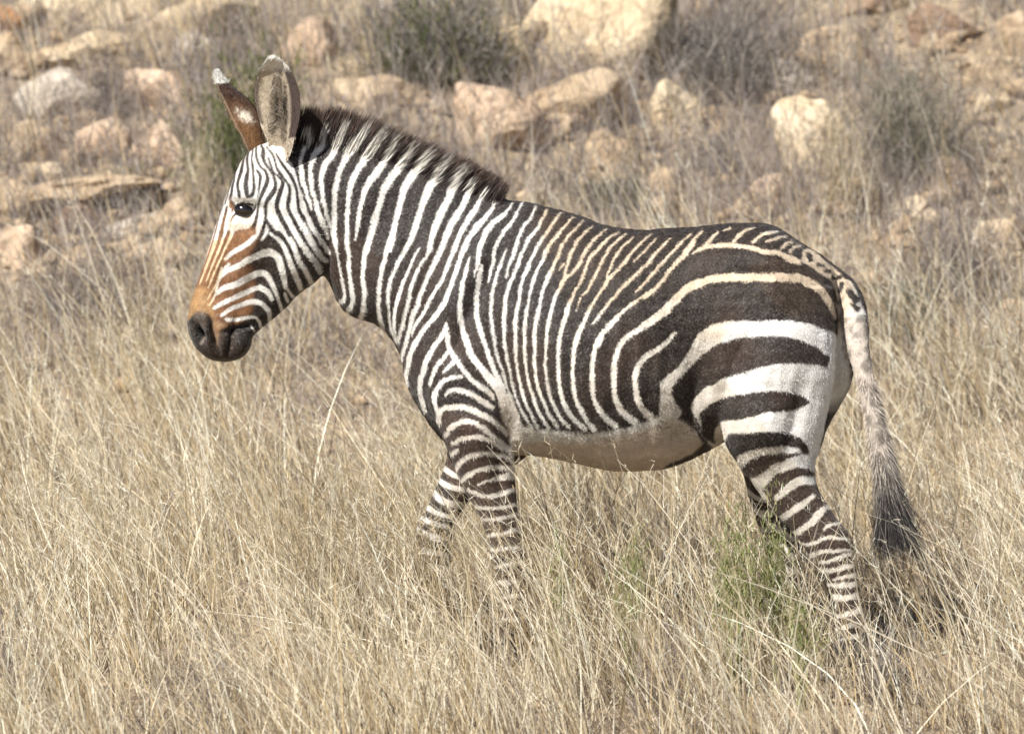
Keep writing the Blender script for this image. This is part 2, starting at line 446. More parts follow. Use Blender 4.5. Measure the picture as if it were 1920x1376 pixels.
def field(n, xr, yr, hmean, hvar, w, pal, lean=(-0.16, -0.02), spread=0.24, bendk=0.10, clump=0.35, nseg=3, dens=None):
    x = rng.uniform(*xr, n * 4); y = rng.uniform(*yr, n * 4)
    c = wob(np.stack([x, y, 0 * x], 1), clump, 10)
    keep = rng.random(n * 4) < np.clip(0.42 + 0.62 * c, 0.03, 1)
    if dens is not None: keep &= rng.random(n * 4) < dens(x, y)
    x = x[keep][:n]; y = y[keep][:n]; m = len(x)
    P = np.stack([x, y, gh(x, y) - 0.01], 1)
    D = unit(np.stack([lean[0] + spread * rng.normal(size=m), lean[1] + spread * rng.normal(size=m), np.ones(m)], 1))
    big = wob(P, 1.1, 8, 5)
    L = np.clip(hmean * (1 + hvar * rng.normal(size=m)) * (1 + 0.18 * big), 0.04, 0.95)
    bend = np.stack([-0.06 + bendk * rng.normal(size=m), bendk * rng.normal(size=m), -0.45 * bendk * np.abs(rng.normal(size=m))], 1) * (L / 0.4)[:, None]
    col = pick(pal, m) * (1 + 0.10 * wob(P, 0.8, 8, 11))[:, None]
    W = w * rng.uniform(0.6, 1.5, m)
    return P, D, L, W, bend, col

def not_in_legs(P):
    """keep roots out of where the four hooves stand"""
    k = np.ones(len(P), bool)
    for hx, hy in ((X(955), -.14), (X(838), .13), (X(1580), -.15), (X(1452), .14)):
        k &= ((P[:, 0] - hx) ** 2 + (P[:, 1] - hy) ** 2) > 0.05 ** 2
    return k

def thin(x, y):   # sparser where green plants grow and just in front of the near legs
    k = np.ones(len(x))
    for cx, w, y0, y1, f in ((X(1405), .13, -1.5, -.5, .2), (X(1185), .09, -1.5, -.5, .3), (X(1505), .08, -1.6, -.7, .3), (X(960), .11, -1.6, -.15, .30), (X(1585), .11, -1.6, -.15, .30), (X(1665), .10, -1.6, -.6, .4), (X(1245), .08, -1.6, -.7, .4), (X(395), .09, -2.2, -1.1, .3), (X(1478), .06, -1.2, -.05, .35), (X(820), .09, -1.3, -.1, .45)):
        k = np.where((np.abs(x - cx) < w) & (y > y0) & (y < y1), f, k)
    return k
def soft_edge(x, y):
    bare = thin(x, y) * np.clip(0.70 + 1.25 * wob(np.stack([x, y * .7, 0 * x], 1), 0.9, 9, 13), 0.12, 1)
    return bare * _edge(x, y)
def _edge(x, y):   # the tall grass thins out as the slope steepens
    e = 3.75 + 0.35 * np.sin(x * 2.1 + 0.5) + 0.3 * np.sin(x * 5.3)
    return np.clip((e + 0.8 - y) / 1.6, 0, 1) * np.clip(1.15 - np.abs(x) * 0.14, .3, 1)

parts = []
a = field(40000, (-4.0, 4.0), (-2.4, 4.7), 0.34, 0.42, 0.0032, STRAW, lean=(-0.07, -0.02), spread=0.15, dens=soft_edge)
k = not_in_legs(a[0]); a = [q[k] for q in a]; parts.append(blades(*a, nseg=3))
# seed stems, taller and finer, leaning to the left
a = field(8000, (-4.0, 4.0), (-2.2, 4.7), 0.50, 0.24, 0.0028, STRAW[[0, 2, 4, 4]], lean=(-0.20, -0.02), spread=0.18, bendk=0.13, dens=soft_edge)
k = not_in_legs(a[0]); a = [q[k] for q in a]; parts.append(blades(*a, nseg=4))
parts.append(panicle(a[0], a[1], a[2], a[4], a[5], 10))
# short tangled undergrowth and litter
a = field(38000, (-4.0, 4.0), (-2.4, 4.6), 0.16, 0.4, 0.0022, np.concatenate([STRAW, GREY, GREY * .6, GREY * .45]), lean=(-0.1, 0), spread=0.8, bendk=0.10, dens=_edge)
k = not_in_legs(a[0]); a = [q[k] for q in a]; parts.append(blades(*a, nseg=2))
# a few long bright arching stalks standing out of the field
a = field(480, (-3, 3), (-1.9, 2.5), 0.60, 0.2, 0.0046, STRAW[[2, 4]] * 1.05, lean=(-0.38, -0.05), spread=0.26, bendk=0.16, clump=5)
parts.append(blades(*a, nseg=5))
for cx, wd, y0, y1, n in ((X(812), .085, -.08, 0.05, 200), (X(700), .2, -.3, .3, 400), (X(1100), .2, -.3, .3, 400)):
    a = field(n, (cx - wd, cx + wd), (y0, y1), 0.46, 0.2, 0.0030, STRAW, lean=(-0.08, 0), spread=0.16, clump=3)
    parts.append(blades(*a, nseg=3)); parts.append(panicle(a[0], a[1], a[2], a[4], a[5], 4))
V, T, C = merge(parts)
link('dry_grass', fast_mesh('dry_grass', V, T, C), mat=M_GRASS, kind='stuff', label='tall straw-coloured dry grass covering the field', category='grass')

# grey dry brush and thin grass between the rocks
def hill_d(x, y): return np.clip((y - 3.0) / 1.4, 0, 1)
parts = []
a = field(36000, (-4.0, 4.0), (2.0, 8.6), 0.17, 0.5, 0.0036, GREY, lean=(0, -0.05), spread=0.45, bendk=0.05, clump=0.9, dens=hill_d)
parts.append(blades(*a, nseg=2))
P2 = a[0] + a[1] * (a[2] * rng.uniform(0.3, 0.9, len(a[2])))[:, None]
parts.append(blades(P2, unit(a[1] + 0.6 * rng.normal(size=P2.shape)), a[2] * 0.4, 0.0028, np.zeros(3), a[5] * 1.05, 2))
V, T, C = merge(parts)
link('dry_brush', fast_mesh('dry_brush', V, T, C), mat=M_TWIG, kind='stuff', label='grey twiggy dry brush spread between the rocks', category='brush')
a = field(21000, (-4.0, 4.0), (2.4, 8.6), 0.30, 0.5, 0.0028, np.concatenate([STRAW, GREY, GREY]), lean=(-0.02, 0), spread=0.18, bendk=0.07, clump=0.5, dens=hill_d)
V, T, C = blades(*a, nseg=3)
link('hill_grass', fast_mesh('hill_grass', V, T, C), mat=M_GRASS, kind='stuff', label='thin upright dry grass among the rocks of the slope', category='grass')

# ------------------------------------------------------------------ zebra: coat pattern, drawn in the animal's own side plane
CROP = {1: (340, 90, 4.5875), 2: (340, 380, 4.3), 3: (540, 170, 4.571), 4: (600, 400, 3.44), 5: (900, 350, 4.5875), 6: (1200, 380, 4.174),
        7: (880, 580, 4.3), 8: (1150, 600, 3.84), 9: (740, 740, 2.7525), 10: (1300, 840, 3.277), 11: (1500, 480, 2.293), 12: (410, 260, 7.644), 14: (345, 560, 10.585), 0: (0, 0, 1.0)}
CW, CH = 1920, 1400
WH = np.zeros((CH, CW), np.float32)                     # 1 = white hair, 0 = dark hair
DK = np.zeros((CH, CW, 3), np.float32); DK[:] = (0.018, 0.0115, 0.0090)
LT = np.zeros((CH, CW, 3), np.float32); LT[:] = (0.755, 0.72, 0.655)

def curve(pts):
    p = np.array(pts, float)
    if len(p) < 3: return p
    q = np.concatenate([[2 * p[0] - p[1]], p, [2 * p[-1] - p[-2]]]); out = []
    for i in range(1, len(q) - 2):
        for t in (0, .25, .5, .75):
            out.append(0.5 * ((2 * q[i]) + (-q[i - 1] + q[i + 1]) * t + (2 * q[i - 1] - 5 * q[i] + 4 * q[i + 1] - q[i + 2]) * t * t
                              + (-q[i - 1] + 3 * q[i] - 3 * q[i + 1] + q[i + 2]) * t ** 3))
    out.append(p[-1]); return np.array(out)

def stroke_mask(c, pts, soft=1.6):
    ox, oy, s = CROP[c]
    p = curve(pts); p = p / s; p[:, 0] += ox; p[:, 1] += oy
    m = None
    pad = p[:, 2].max() / 2 + 4
    x0, x1 = int(max(0, p[:, 0].min() - pad)), int(min(CW, p[:, 0].max() + pad + 1))
    y0, y1 = int(max(0, p[:, 1].min() - pad)), int(min(CH, p[:, 1].max() + pad + 1))
    if x1 <= x0 or y1 <= y0: return None
    yy, xx = np.mgrid[y0:y1, x0:x1].astype(np.float32)
    m = np.zeros(xx.shape, np.float32)
    for (ax, ay, aw), (bx, by, bw) in zip(p[:-1], p[1:]):
        q = max(aw, bw) / 2 + 3
        u0, u1 = int(max(0, min(ax, bx) - q - x0)), int(max(ax, bx) + q - x0 + 2)
        v0, v1 = int(max(0, min(ay, by) - q - y0)), int(max(ay, by) + q - y0 + 2)
        X_, Y_ = xx[v0:v1, u0:u1], yy[v0:v1, u0:u1]
        if X_.size == 0: continue
        dx, dy = bx - ax, by - ay; L = dx * dx + dy * dy + 1e-6
        t = np.clip(((X_ - ax) * dx + (Y_ - ay) * dy) / L, 0, 1)
        d = np.hypot(X_ - ax - t * dx, Y_ - ay - t * dy)
        m[v0:v1, u0:u1] = np.maximum(m[v0:v1, u0:u1], np.clip(((aw + (bw - aw) * t) / 2 - d) / soft + 0.5, 0, 1))
    return (slice(y0, y1), slice(x0, x1)), m

WK = {1: 0.95, 2: 0.9, 3: 0.80, 4: 0.74, 5: 0.63, 6: 0.84, 7: 0.74}
def W(c, *strokes, v=1.0, k=1.0):
    for s in strokes:
        if k != 1.0: s = [(x, y, w * k) for x, y, w in s]
        elif v == 1.0: s = [(x, y, w * WK.get(c, 0.9)) for x, y, w in s]
        r = stroke_mask(c, s)
        if r: WH[r[0]] = WH[r[0]] * (1 - r[1]) + v * r[1]
def B(c, *strokes, k=1.0): W(c, *strokes, v=0.0, k=k)

def blur(m, n):
    for _ in range(n):
        m = (m + np.roll(m, 1, 0) + np.roll(m, -1, 0)) / 3
        m = (m + np.roll(m, 1, 1) + np.roll(m, -1, 1)) / 3
    return m

def poly_mask(c, pts, soft=1, smooth=True):
    ox, oy, s = CROP[c]
    p = [(x / s + ox, y / s + oy, 0) for x, y in pts]
    if smooth: p = curve(p + [p[0]])
    p = np.array(p)[:, :2]
    pad = 2 + 2 * soft
    x0, x1 = int(max(0, p[:, 0].min() - pad)), int(min(CW, p[:, 0].max() + pad + 1))
    y0, y1 = int(max(0, p[:, 1].min() - pad)), int(min(CH, p[:, 1].max() + pad + 1))
    yy, xx = np.mgrid[y0:y1, x0:x1] + 0.01
    ins = np.zeros(xx.shape, bool)
    for (ax, ay), (bx, by) in zip(p, np.roll(p, -1, 0)):
        if ay == by: continue
        ins ^= ((ay > yy) != (by > yy)) & (xx < (bx - ax) * (yy - ay) / (by - ay) + ax)
    return (slice(y0, y1), slice(x0, x1)), blur(ins.astype(np.float32), soft)

def FILL(c, pts, v, soft=1, smooth=True):
    r, m = poly_mask(c, pts, soft, smooth); WH[r] = WH[r] * (1 - m) + v * m
def TINT(A, c, pts, col, soft=12, k=1.0):
    r, m = poly_mask(c, pts, soft); m = m[..., None] * k; A[r] = A[r] * (1 - m) + np.array(col, np.float32) * m

# neck
W(3, [(150, 480, 35), (110, 600, 40), (120, 700, 40), (140, 800, 45), (170, 920, 35), (205, 1030, 12)],
  [(170, 350, 70), (190, 440, 50)],
  [(310, 330, 50), (300, 470, 60), (235, 540, 55), (200, 620, 50), (195, 700, 45), (205, 800, 45), (235, 950, 45), (280, 1100, 45), (330, 1240, 35), (350, 1330, 20)],
  [(500, 280, 60), (420, 470, 65), (370, 570, 60), (310, 660, 70), (290, 780, 50), (300, 900, 45), (330, 1050, 35), (370, 1180, 30), (400, 1330, 25)],
  [(690, 290, 70), (600, 430, 90), (520, 540, 80), (460, 660, 65), (420, 790, 55), (400, 930, 50), (395, 1060, 45), (400, 1200, 40), (420, 1371, 25)],
  [(840, 320, 100), (720, 510, 100), (640, 620, 80), (570, 740, 65), (530, 860, 55), (515, 1000, 45), (510, 1150, 40), (510, 1371, 40)],
  [(940, 380, 70), (860, 560, 75), (770, 690, 75), (690, 810, 60), (640, 930, 50), (610, 1080, 40), (590, 1220, 30), (578, 1290, 12)],
  [(1080, 460, 80), (970, 640, 85), (880, 760, 80), (820, 870, 65), (780, 1000, 60), (740, 1140, 60), (710, 1260, 60), (680, 1371, 65)],
  [(1220, 530, 110), (1090, 700, 95), (1010, 820, 80), (965, 950, 65), (930, 1100, 60), (900, 1240, 60), (870, 1371, 60)],
  [(1370, 570, 100), (1260, 760, 90), (1190, 880, 80), (1140, 1020, 65), (1100, 1160, 60), (1050, 1290, 60), (1010, 1371, 60)],
  [(1500, 660, 90), (1410, 840, 90), (1360, 960, 75), (1290, 1090, 65), (1250, 1200, 55), (1215, 1371, 50)],
  [(1580, 780, 50), (1530, 920, 65), (1470, 1040, 60), (1390, 1160, 55), (1340, 1280, 50), (1310, 1371, 55)],
  [(1680, 860, 40), (1620, 1000, 50), (1560, 1100, 50), (1480, 1220, 45), (1430, 1371, 45)],
  [(1780, 960, 25), (1720, 1060, 35), (1640, 1170, 38), (1560, 1270, 38), (1515, 1371, 40)])
W(4, [(35, 0, 25), (75, 110, 25), (105, 220, 20), (125, 330, 18), (150, 470, 25), (160, 540, 30), (125, 575, 30)],
  [(85, 0, 30), (95, 80, 30), (100, 150, 20), (115, 260, 14)],
  [(175, 0, 32), (178, 120, 32), (185, 250, 32), (192, 380, 32), (205, 480, 35), (215, 560, 35), (195, 610, 40), (170, 640, 35)],
  [(255, 0, 35), (245, 80, 30), (232, 180, 10)],
  [(365, 0, 55), (340, 100, 50), (310, 200, 50), (285, 300, 42), (280, 420, 40), (288, 500, 40), (285, 580, 38), (270, 660, 45), (245, 690, 35)],
  [(505, 0, 45), (470, 130, 45), (435, 240, 40), (405, 350, 38), (385, 460, 35), (378, 560, 35), (385, 660, 38), (400, 740, 40)],
  [(645, 0, 55), (610, 110, 50), (570, 200, 40), (520, 300, 38), (480, 380, 35), (450, 470, 30), (440, 560, 25), (445, 650, 22), (460, 750, 20), (490, 830, 15)],
  [(785, 0, 55), (745, 110, 45), (710, 200, 32), (690, 270, 25), (650, 340, 25), (610, 430, 30), (580, 540, 32), (555, 640, 32), (535, 720, 32), (500, 830, 28)],
  [(640, 230, 12), (600, 310, 22), (560, 400, 28), (520, 500, 28), (495, 590, 28), (480, 680, 25), (485, 790, 18), (500, 840, 10)],
  [(890, 0, 60), (840, 100, 50), (790, 210, 50), (745, 320, 45), (690, 430, 40), (640, 560, 40), (600, 670, 38), (575, 770, 32), (545, 870, 35), (525, 940, 25), (518, 990, 15)],
  [(980, 0, 40), (930, 90, 42), (880, 190, 40), (840, 300, 35), (790, 430, 32), (730, 530, 32), (670, 640, 32), (610, 740, 25), (595, 790, 10)],
  [(1080, 15, 40), (1000, 100, 40), (940, 200, 40), (900, 310, 38), (870, 410, 38), (830, 510, 38), (800, 590, 45), (740, 670, 42), (660, 770, 42), (600, 870, 42), (570, 970, 42), (555, 1060, 35), (565, 1100, 20)],
  [(1190, 10, 35), (1120, 60, 45), (1070, 130, 45), (1035, 220, 42), (1020, 310, 35), (1000, 410, 12)],
  # shoulder
  [(965, 290, 10), (945, 370, 28), (920, 480, 38), (905, 580, 40), (910, 700, 45), (940, 810, 50), (980, 910, 55), (1040, 1000, 60), (1100, 1070, 70), (1150, 1130, 75), (1190, 1200, 90)],
  [(1045, 340, 20), (1030, 420, 42), (1010, 540, 40), (1010, 640, 40), (1030, 730, 38), (1060, 830, 35), (1100, 940, 30), (1150, 1050, 30), (1190, 1120, 25)],
  [(815, 715, 20), (790, 790, 40), (740, 860, 42), (700, 930, 45), (670, 1010, 45), (650, 1080, 45), (645, 1150, 42), (660, 1220, 40), (675, 1280, 30)],
  [(815, 715, 20), (825, 790, 40), (835, 870, 45), (870, 930, 48), (920, 1000, 45), (970, 1060, 45), (1030, 1110, 45), (1090, 1150, 40), (1120, 1190, 30)],
  [(840, 880, 30), (800, 930, 38), (760, 980, 38), (730, 1040, 35), (712, 1100, 25)],
  [(865, 960, 40), (830, 990, 35), (805, 1020, 20)],
  [(915, 1055, 30), (860, 1055, 38), (800, 1080, 42), (760, 1130, 42), (740, 1180, 38), (745, 1230, 35), (765, 1290, 35), (775, 1350, 30)],
  [(815, 1165, 30), (860, 1140, 40), (930, 1145, 42), (1000, 1180, 42), (1060, 1215, 45), (1110, 1250, 40)])
# ribs
W(5, [(275, 150, 25), (230, 220, 28), (120, 310, 40), (60, 400, 50), (10, 520, 50)],
  [(365, 140, 25), (310, 240, 30), (270, 310, 45), (180, 430, 50), (130, 540, 45), (110, 650, 45), (90, 750, 35), (75, 825, 15)],
  [(480, 170, 20), (445, 260, 35), (370, 350, 45), (330, 450, 45), (295, 560, 42), (260, 650, 40), (225, 780, 15)],
  [(225, 540, 15), (190, 640, 30), (160, 720, 38), (130, 830, 42), (105, 920, 45), (95, 1020, 42), (100, 1150, 38), (130, 1371, 38)],
  [(570, 210, 30), (530, 290, 38), (480, 380, 42), (410, 470, 48), (360, 580, 48), (320, 690, 48), (280, 790, 48), (240, 890, 50), (215, 1000, 50), (205, 1120, 45), (205, 1250, 40), (215, 1371, 40)],
  [(695, 225, 22), (640, 300, 35), (580, 390, 42), (510, 490, 45), (455, 600, 45), (410, 700, 45), (370, 800, 42), (345, 900, 40), (330, 1010, 40), (310, 1130, 38), (300, 1250, 38), (300, 1371, 38)],
  [(795, 270, 18), (740, 330, 32), (660, 430, 45), (590, 520, 45), (540, 630, 45), (490, 730, 42), (450, 840, 40), (425, 950, 32), (405, 1060, 32), (390, 1160, 38), (380, 1280, 38), (385, 1371, 35)],
  [(890, 290, 15), (840, 340, 28), (770, 420, 32), (700, 520, 40), (660, 620, 45), (615, 720, 45), (575, 800, 45), (535, 910, 42), (515, 1020, 40), (490, 1130, 42), (470, 1250, 42), (465, 1371, 42)],
  [(970, 340, 15), (900, 400, 32), (840, 470, 42), (790, 560, 40), (760, 640, 40), (735, 720, 38), (725, 780, 30)],
  [(1085, 370, 15), (1010, 430, 30), (950, 500, 40), (890, 590, 42), (850, 670, 42), (780, 750, 42), (715, 810, 45), (660, 920, 45), (625, 1020, 40), (600, 1130, 38), (580, 1230, 38), (565, 1371, 38)],
  [(670, 720, 12), (715, 675, 30)],
  [(1190, 395, 15), (1110, 440, 28), (1050, 500, 40), (1000, 560, 45), (940, 620, 40), (910, 700, 35), (870, 790, 35), (820, 890, 40), (780, 980, 42), (740, 1070, 42), (720, 1150, 40), (700, 1240, 35), (680, 1371, 38)],
  [(1250, 410, 15), (1190, 460, 32), (1120, 530, 38), (1060, 620, 38), (1010, 720, 35), (960, 810, 35), (920, 890, 30), (870, 945, 30)],
  [(860, 965, 25), (825, 1070, 12)],
  [(1320, 440, 15), (1270, 480, 28), (1210, 540, 32), (1160, 610, 32), (1120, 690, 28), (1090, 760, 28), (1085, 800, 30)],
  [(1465, 410, 15), (1400, 470, 28), (1320, 550, 38), (1260, 630, 40), (1180, 720, 40), (1100, 800, 42), (1040, 890, 40), (980, 980, 42), (930, 1080, 42), (880, 1180, 42), (845, 1280, 45), (820, 1371, 45)],
  [(1510, 450, 15), (1440, 530, 25), (1370, 600, 25), (1320, 650, 15)],
  [(1630, 450, 20), (1540, 540, 38), (1460, 640, 40), (1380, 720, 42), (1280, 810, 48), (1200, 890, 45), (1120, 980, 42), (1060, 1060, 38), (1000, 1140, 32), (960, 1190, 15)],
  [(1810, 410, 15), (1720, 490, 28), (1640, 580, 35), (1560, 660, 38), (1490, 740, 38), (1420, 820, 35), (1330, 910, 15)],
  [(1835, 490, 30), (1770, 580, 42), (1690, 660, 42), (1600, 760, 42), (1520, 860, 38), (1420, 930, 38), (1300, 1010, 40), (1220, 1080, 42), (1140, 1150, 45), (1070, 1230, 45), (1010, 1371, 48)])
W(6, [(480, 225, 15), (430, 280, 28), (380, 350, 35), (310, 440, 38), (230, 530, 32), (170, 610, 30), (100, 690, 30), (20, 750, 32)],
  [(1515, 890, 40), (1480, 800, 60), (1430, 730, 70), (1360, 660, 75), (1270, 610, 80), (1150, 590, 75), (1000, 590, 75), (850, 590, 75), (700, 590, 75), (580, 600, 70), (470, 630, 72), (370, 670, 75), (300, 730, 75), (240, 790, 75), (180, 850, 70), (100, 910, 65), (20, 965, 60)],
  [(410, 410, 15), (480, 360, 35), (600, 340, 38), (720, 340, 38), (850, 360, 38), (950, 390, 42), (1050, 400, 40), (1120, 420, 45)],
  [(490, 350, 20), (550, 290, 28), (600, 240, 22)], [(650, 220, 10), (700, 200, 15)],
  [(720, 310, 28), (770, 260, 30), (830, 215, 20), (890, 200, 10)],
  [(870, 320, 20), (920, 275, 25), (980, 245, 22), (1070, 230, 15)],
  [(980, 310, 20), (1050, 285, 22), (1130, 265, 18)],
  [(1090, 370, 20), (1130, 330, 25), (1180, 305, 20)],
  [(1120, 430, 60), (1180, 450, 60), (1230, 470, 40)], [(1160, 390, 25), (1200, 350, 25), (1250, 340, 15)])
W(7, [(1600, 10, 60), (1500, 80, 60), (1400, 140, 58), (1300, 200, 58), (1220, 270, 58), (1180, 360, 58), (1160, 450, 58), (1155, 550, 58), (1160, 650, 58), (1175, 730, 58), (1215, 810, 65), (1280, 870, 70), (1340, 920, 80)],
  [(1180, 80, 50), (1110, 150, 50), (1050, 220, 50), (1010, 310, 48), (990, 420, 48), (985, 530, 48), (985, 620, 48), (1000, 720, 48), (1040, 800, 52), (1100, 880, 60), (1170, 940, 60)],
  [(1650, 190, 30), (1580, 270, 50), (1500, 330, 50), (1400, 390, 58), (1350, 460, 58), (1325, 540, 60), (1330, 620, 58), (1345, 720, 62), (1390, 800, 70), (1450, 870, 80)],
  [(960, 0, 35), (920, 100, 42), (870, 200, 42), (840, 320, 42), (830, 420, 38), (828, 540, 38), (835, 640, 40), (860, 740, 42), (910, 840, 45), (960, 920, 55), (1000, 970, 50)],
  [(790, 0, 40), (760, 90, 42), (735, 190, 42), (715, 310, 38), (712, 420, 36), (715, 540, 36), (730, 660, 38), (760, 760, 45), (810, 850, 50), (880, 920, 55), (930, 960, 50)],
  [(660, 0, 32), (635, 110, 35), (620, 220, 32), (612, 330, 30), (610, 440, 30), (620, 560, 32), (645, 680, 34), (685, 790, 38), (740, 880, 42), (790, 940, 45)],
  [(555, 0, 42), (535, 110, 40), (525, 230, 38), (522, 340, 35), (525, 450, 33), (540, 580, 34), (575, 700, 36), (620, 800, 36), (660, 880, 40), (700, 940, 42)],
  [(460, 0, 32), (445, 110, 36), (442, 220, 32), (445, 330, 32), (455, 450, 30), (475, 580, 30), (510, 700, 34), (550, 800, 34), (590, 880, 38), (640, 950, 40)],
  [(380, 0, 36), (372, 110, 36), (370, 220, 34), (372, 330, 34), (380, 450, 32), (400, 570, 30), (430, 680, 32), (470, 790, 32), (510, 880, 36), (550, 950, 36)],
  [(288, 0, 40), (280, 110, 38), (280, 220, 36), (295, 340, 34), (315, 460, 30), (340, 580, 28), (370, 700, 24), (410, 800, 24), (460, 890, 26), (500, 950, 30)],
  [(172, 0, 34), (178, 120, 34), (195, 230, 34), (220, 350, 32), (255, 460, 28), (290, 570, 24), (320, 680, 22), (360, 780, 20), (410, 880, 22)],
  [(60, 0, 45), (70, 110, 45), (100, 220, 42), (140, 340, 38), (180, 450, 34), (220, 540, 34), (270, 620, 30), (300, 700, 24), (340, 790, 24), (380, 870, 24)],
  [(0, 340, 65), (60, 430, 70), (120, 500, 70), (190, 570, 75), (240, 660, 80), (270, 740, 90), (300, 820, 110), (340, 900, 120), (380, 970, 110)])
# belly and flank fold
FILL(7, [(330, 960), (440, 950), (560, 965), (700, 975), (830, 985), (950, 990), (1060, 985), (1200, 960), (1340, 930), (1420, 900), (1530, 860), (1640, 880), (1720, 900), (1830, 1000), (1900, 1200), (1700, 1400), (1000, 1420), (400, 1300), (330, 1100)], 1, 6)
FILL(7, [(1530, 580), (1640, 500), (1730, 505), (1640, 600), (1618, 680), (1650, 740), (1700, 830), (1640, 890), (1530, 870), (1525, 700)], 1, 1)
FILL(8, [(340, 1085), (420, 1020), (540, 975), (600, 930), (670, 868), (730, 885), (690, 930), (610, 985), (500, 1035)], 0, 3)
# haunch
FILL(8, [(420, 385), (450, 350), (500, 280), (545, 200), (600, 110), (680, 50), (760, 20), (880, 10), (1010, 10), (1140, 5), (1260, 10), (1400, 30), (1500, 70), (1590, 98), (1620, 170), (1590, 262), (1530, 260), (1440, 195), (1330, 150), (1180, 115), (1040, 120), (900, 130), (770, 165), (680, 210), (610, 270), (550, 330), (490, 390)], 1, 1)
FILL(8, [(545, 640), (570, 570), (640, 500), (720, 460), (800, 415), (920, 380), (1030, 345), (1150, 320), (1300, 315), (1440, 325), (1520, 335), (1535, 300), (1560, 240), (1640, 300), (1640, 700), (1560, 1060), (1440, 1330), (900, 1330), (760, 1000), (690, 900), (600, 780)], 1, 1)
FILL(8, [(1405, 590), (1340, 545), (1240, 517), (1120, 510), (980, 520), (860, 540), (760, 570), (660, 620), (615, 680), (620, 740), (640, 820), (690, 870), (735, 890), (722, 850), (725, 800), (760, 740), (820, 720), (900, 715), (1000, 690), (1100, 660), (1230, 655), (1330, 630)], 0, 1)
FILL(8, [(785, 870), (830, 815), (930, 812), (1050, 800), (1150, 800), (1260, 820), (1340, 855), (1385, 910), (1395, 965), (1350, 960), (1310, 910), (1200, 905), (1050, 920), (950, 940), (880, 980), (860, 1030), (800, 960)], 0, 1)
FILL(8, [(900, 1080), (930, 1030), (970, 1000), (1060, 965), (1200, 955), (1310, 950), (1345, 965), (1260, 990), (1150, 1030), (1080, 1080), (1030, 1120), (985, 1135), (930, 1140)], 0, 1)
B(8, [(540, 640, 26), (570, 690, 16), (620, 790, 14), (670, 860, 12)])
# hind leg
FILL(10, [(340, 260), (410, 250), (480, 170), (560, 130), (640, 112), (700, 125), (745, 150), (760, 170), (900, 250), (1100, 600), (1100, 1400), (600, 1400), (340, 700)], 0, 1)
W(10, [(400, 250, 30), (420, 290, 26), (440, 310, 10)],
  [(500, 300, 40), (540, 265, 52), (590, 225, 55), (650, 195, 58), (760, 195, 55)],
  [(525, 430, 45), (580, 395, 45), (650, 345, 45), (725, 290, 25)],
  [(600, 525, 35), (660, 490, 40), (720, 445, 45), (765, 390, 50), (830, 340, 30)],
  [(790, 490, 18), (840, 460, 18), (910, 448, 15)],
  [(630, 580, 20), (690, 585, 20), (740, 570, 22), (790, 545, 25), (860, 545, 22), (970, 555, 18)],
  [(690, 665, 30), (740, 640, 30), (810, 625, 28), (900, 620, 20), (990, 625, 15)],
  [(760, 695, 15), (830, 685, 25), (900, 660, 28), (970, 635, 15)],
  [(730, 745, 35), (810, 745, 32), (880, 735, 30), (930, 715, 30), (1000, 705, 30)],
  [(850, 800, 15), (910, 785, 25), (1010, 765, 35)], [(800, 830, 20), (900, 835, 35), (1020, 820, 40)],
  [(830, 905, 35), (920, 910, 40), (1030, 890, 50)], [(850, 1030, 24), (930, 1010, 34), (1040, 980, 44)],
  [(870, 1100, 24), (1040, 1060, 44)], [(880, 1180, 28), (1050, 1130, 44)])
# fore leg
W(9, [(225, 130, 26), (245, 75, 30), (330, 60, 32), (400, 75, 32), (470, 110, 30), (530, 150, 30), (580, 200, 25)],
  [(265, 205, 26), (290, 170, 30), (340, 140, 28), (400, 140, 28), (460, 170, 28), (520, 220, 28), (600, 285, 22)],
  [(300, 250, 20), (350, 225, 24), (430, 215, 25), (500, 240, 25), (560, 275, 22), (615, 305, 18)],
  [(285, 305, 22), (325, 283, 18)],
  [(315, 390, 20), (340, 345, 28), (400, 310, 30), (470, 300, 28), (540, 310, 25), (620, 325, 25)],
  [(345, 445, 20), (390, 405, 28), (450, 380, 25), (520, 370, 25), (620, 380, 30)],
  [(430, 460, 12), (480, 440, 18), (550, 425, 30), (610, 410, 60)],
  [(380, 485, 15), (430, 510, 20), (500, 520, 22), (570, 500, 25), (640, 480, 25)],
  [(410, 575, 20), (520, 580, 20), (660, 560, 20)], [(430, 645, 20), (560, 630, 20), (670, 600, 20)],
  [(470, 725, 18), (600, 700, 22), (680, 670, 22)], [(470, 795, 18), (560, 790, 20), (690, 770, 18)],
  [(490, 895, 22), (580, 870, 24), (700, 850, 20)], [(500, 965, 25), (700, 955, 25)],
  [(520, 1045, 22), (700, 1020, 25)], [(520, 1095, 18), (720, 1070, 22)], [(500, 1160, 22), (720, 1140, 22)])
FILL(9, [(550, 0), (545, 60), (560, 130), (610, 205), (650, 240), (720, 200), (660, 150), (620, 60), (600, 0)], 1, 3)
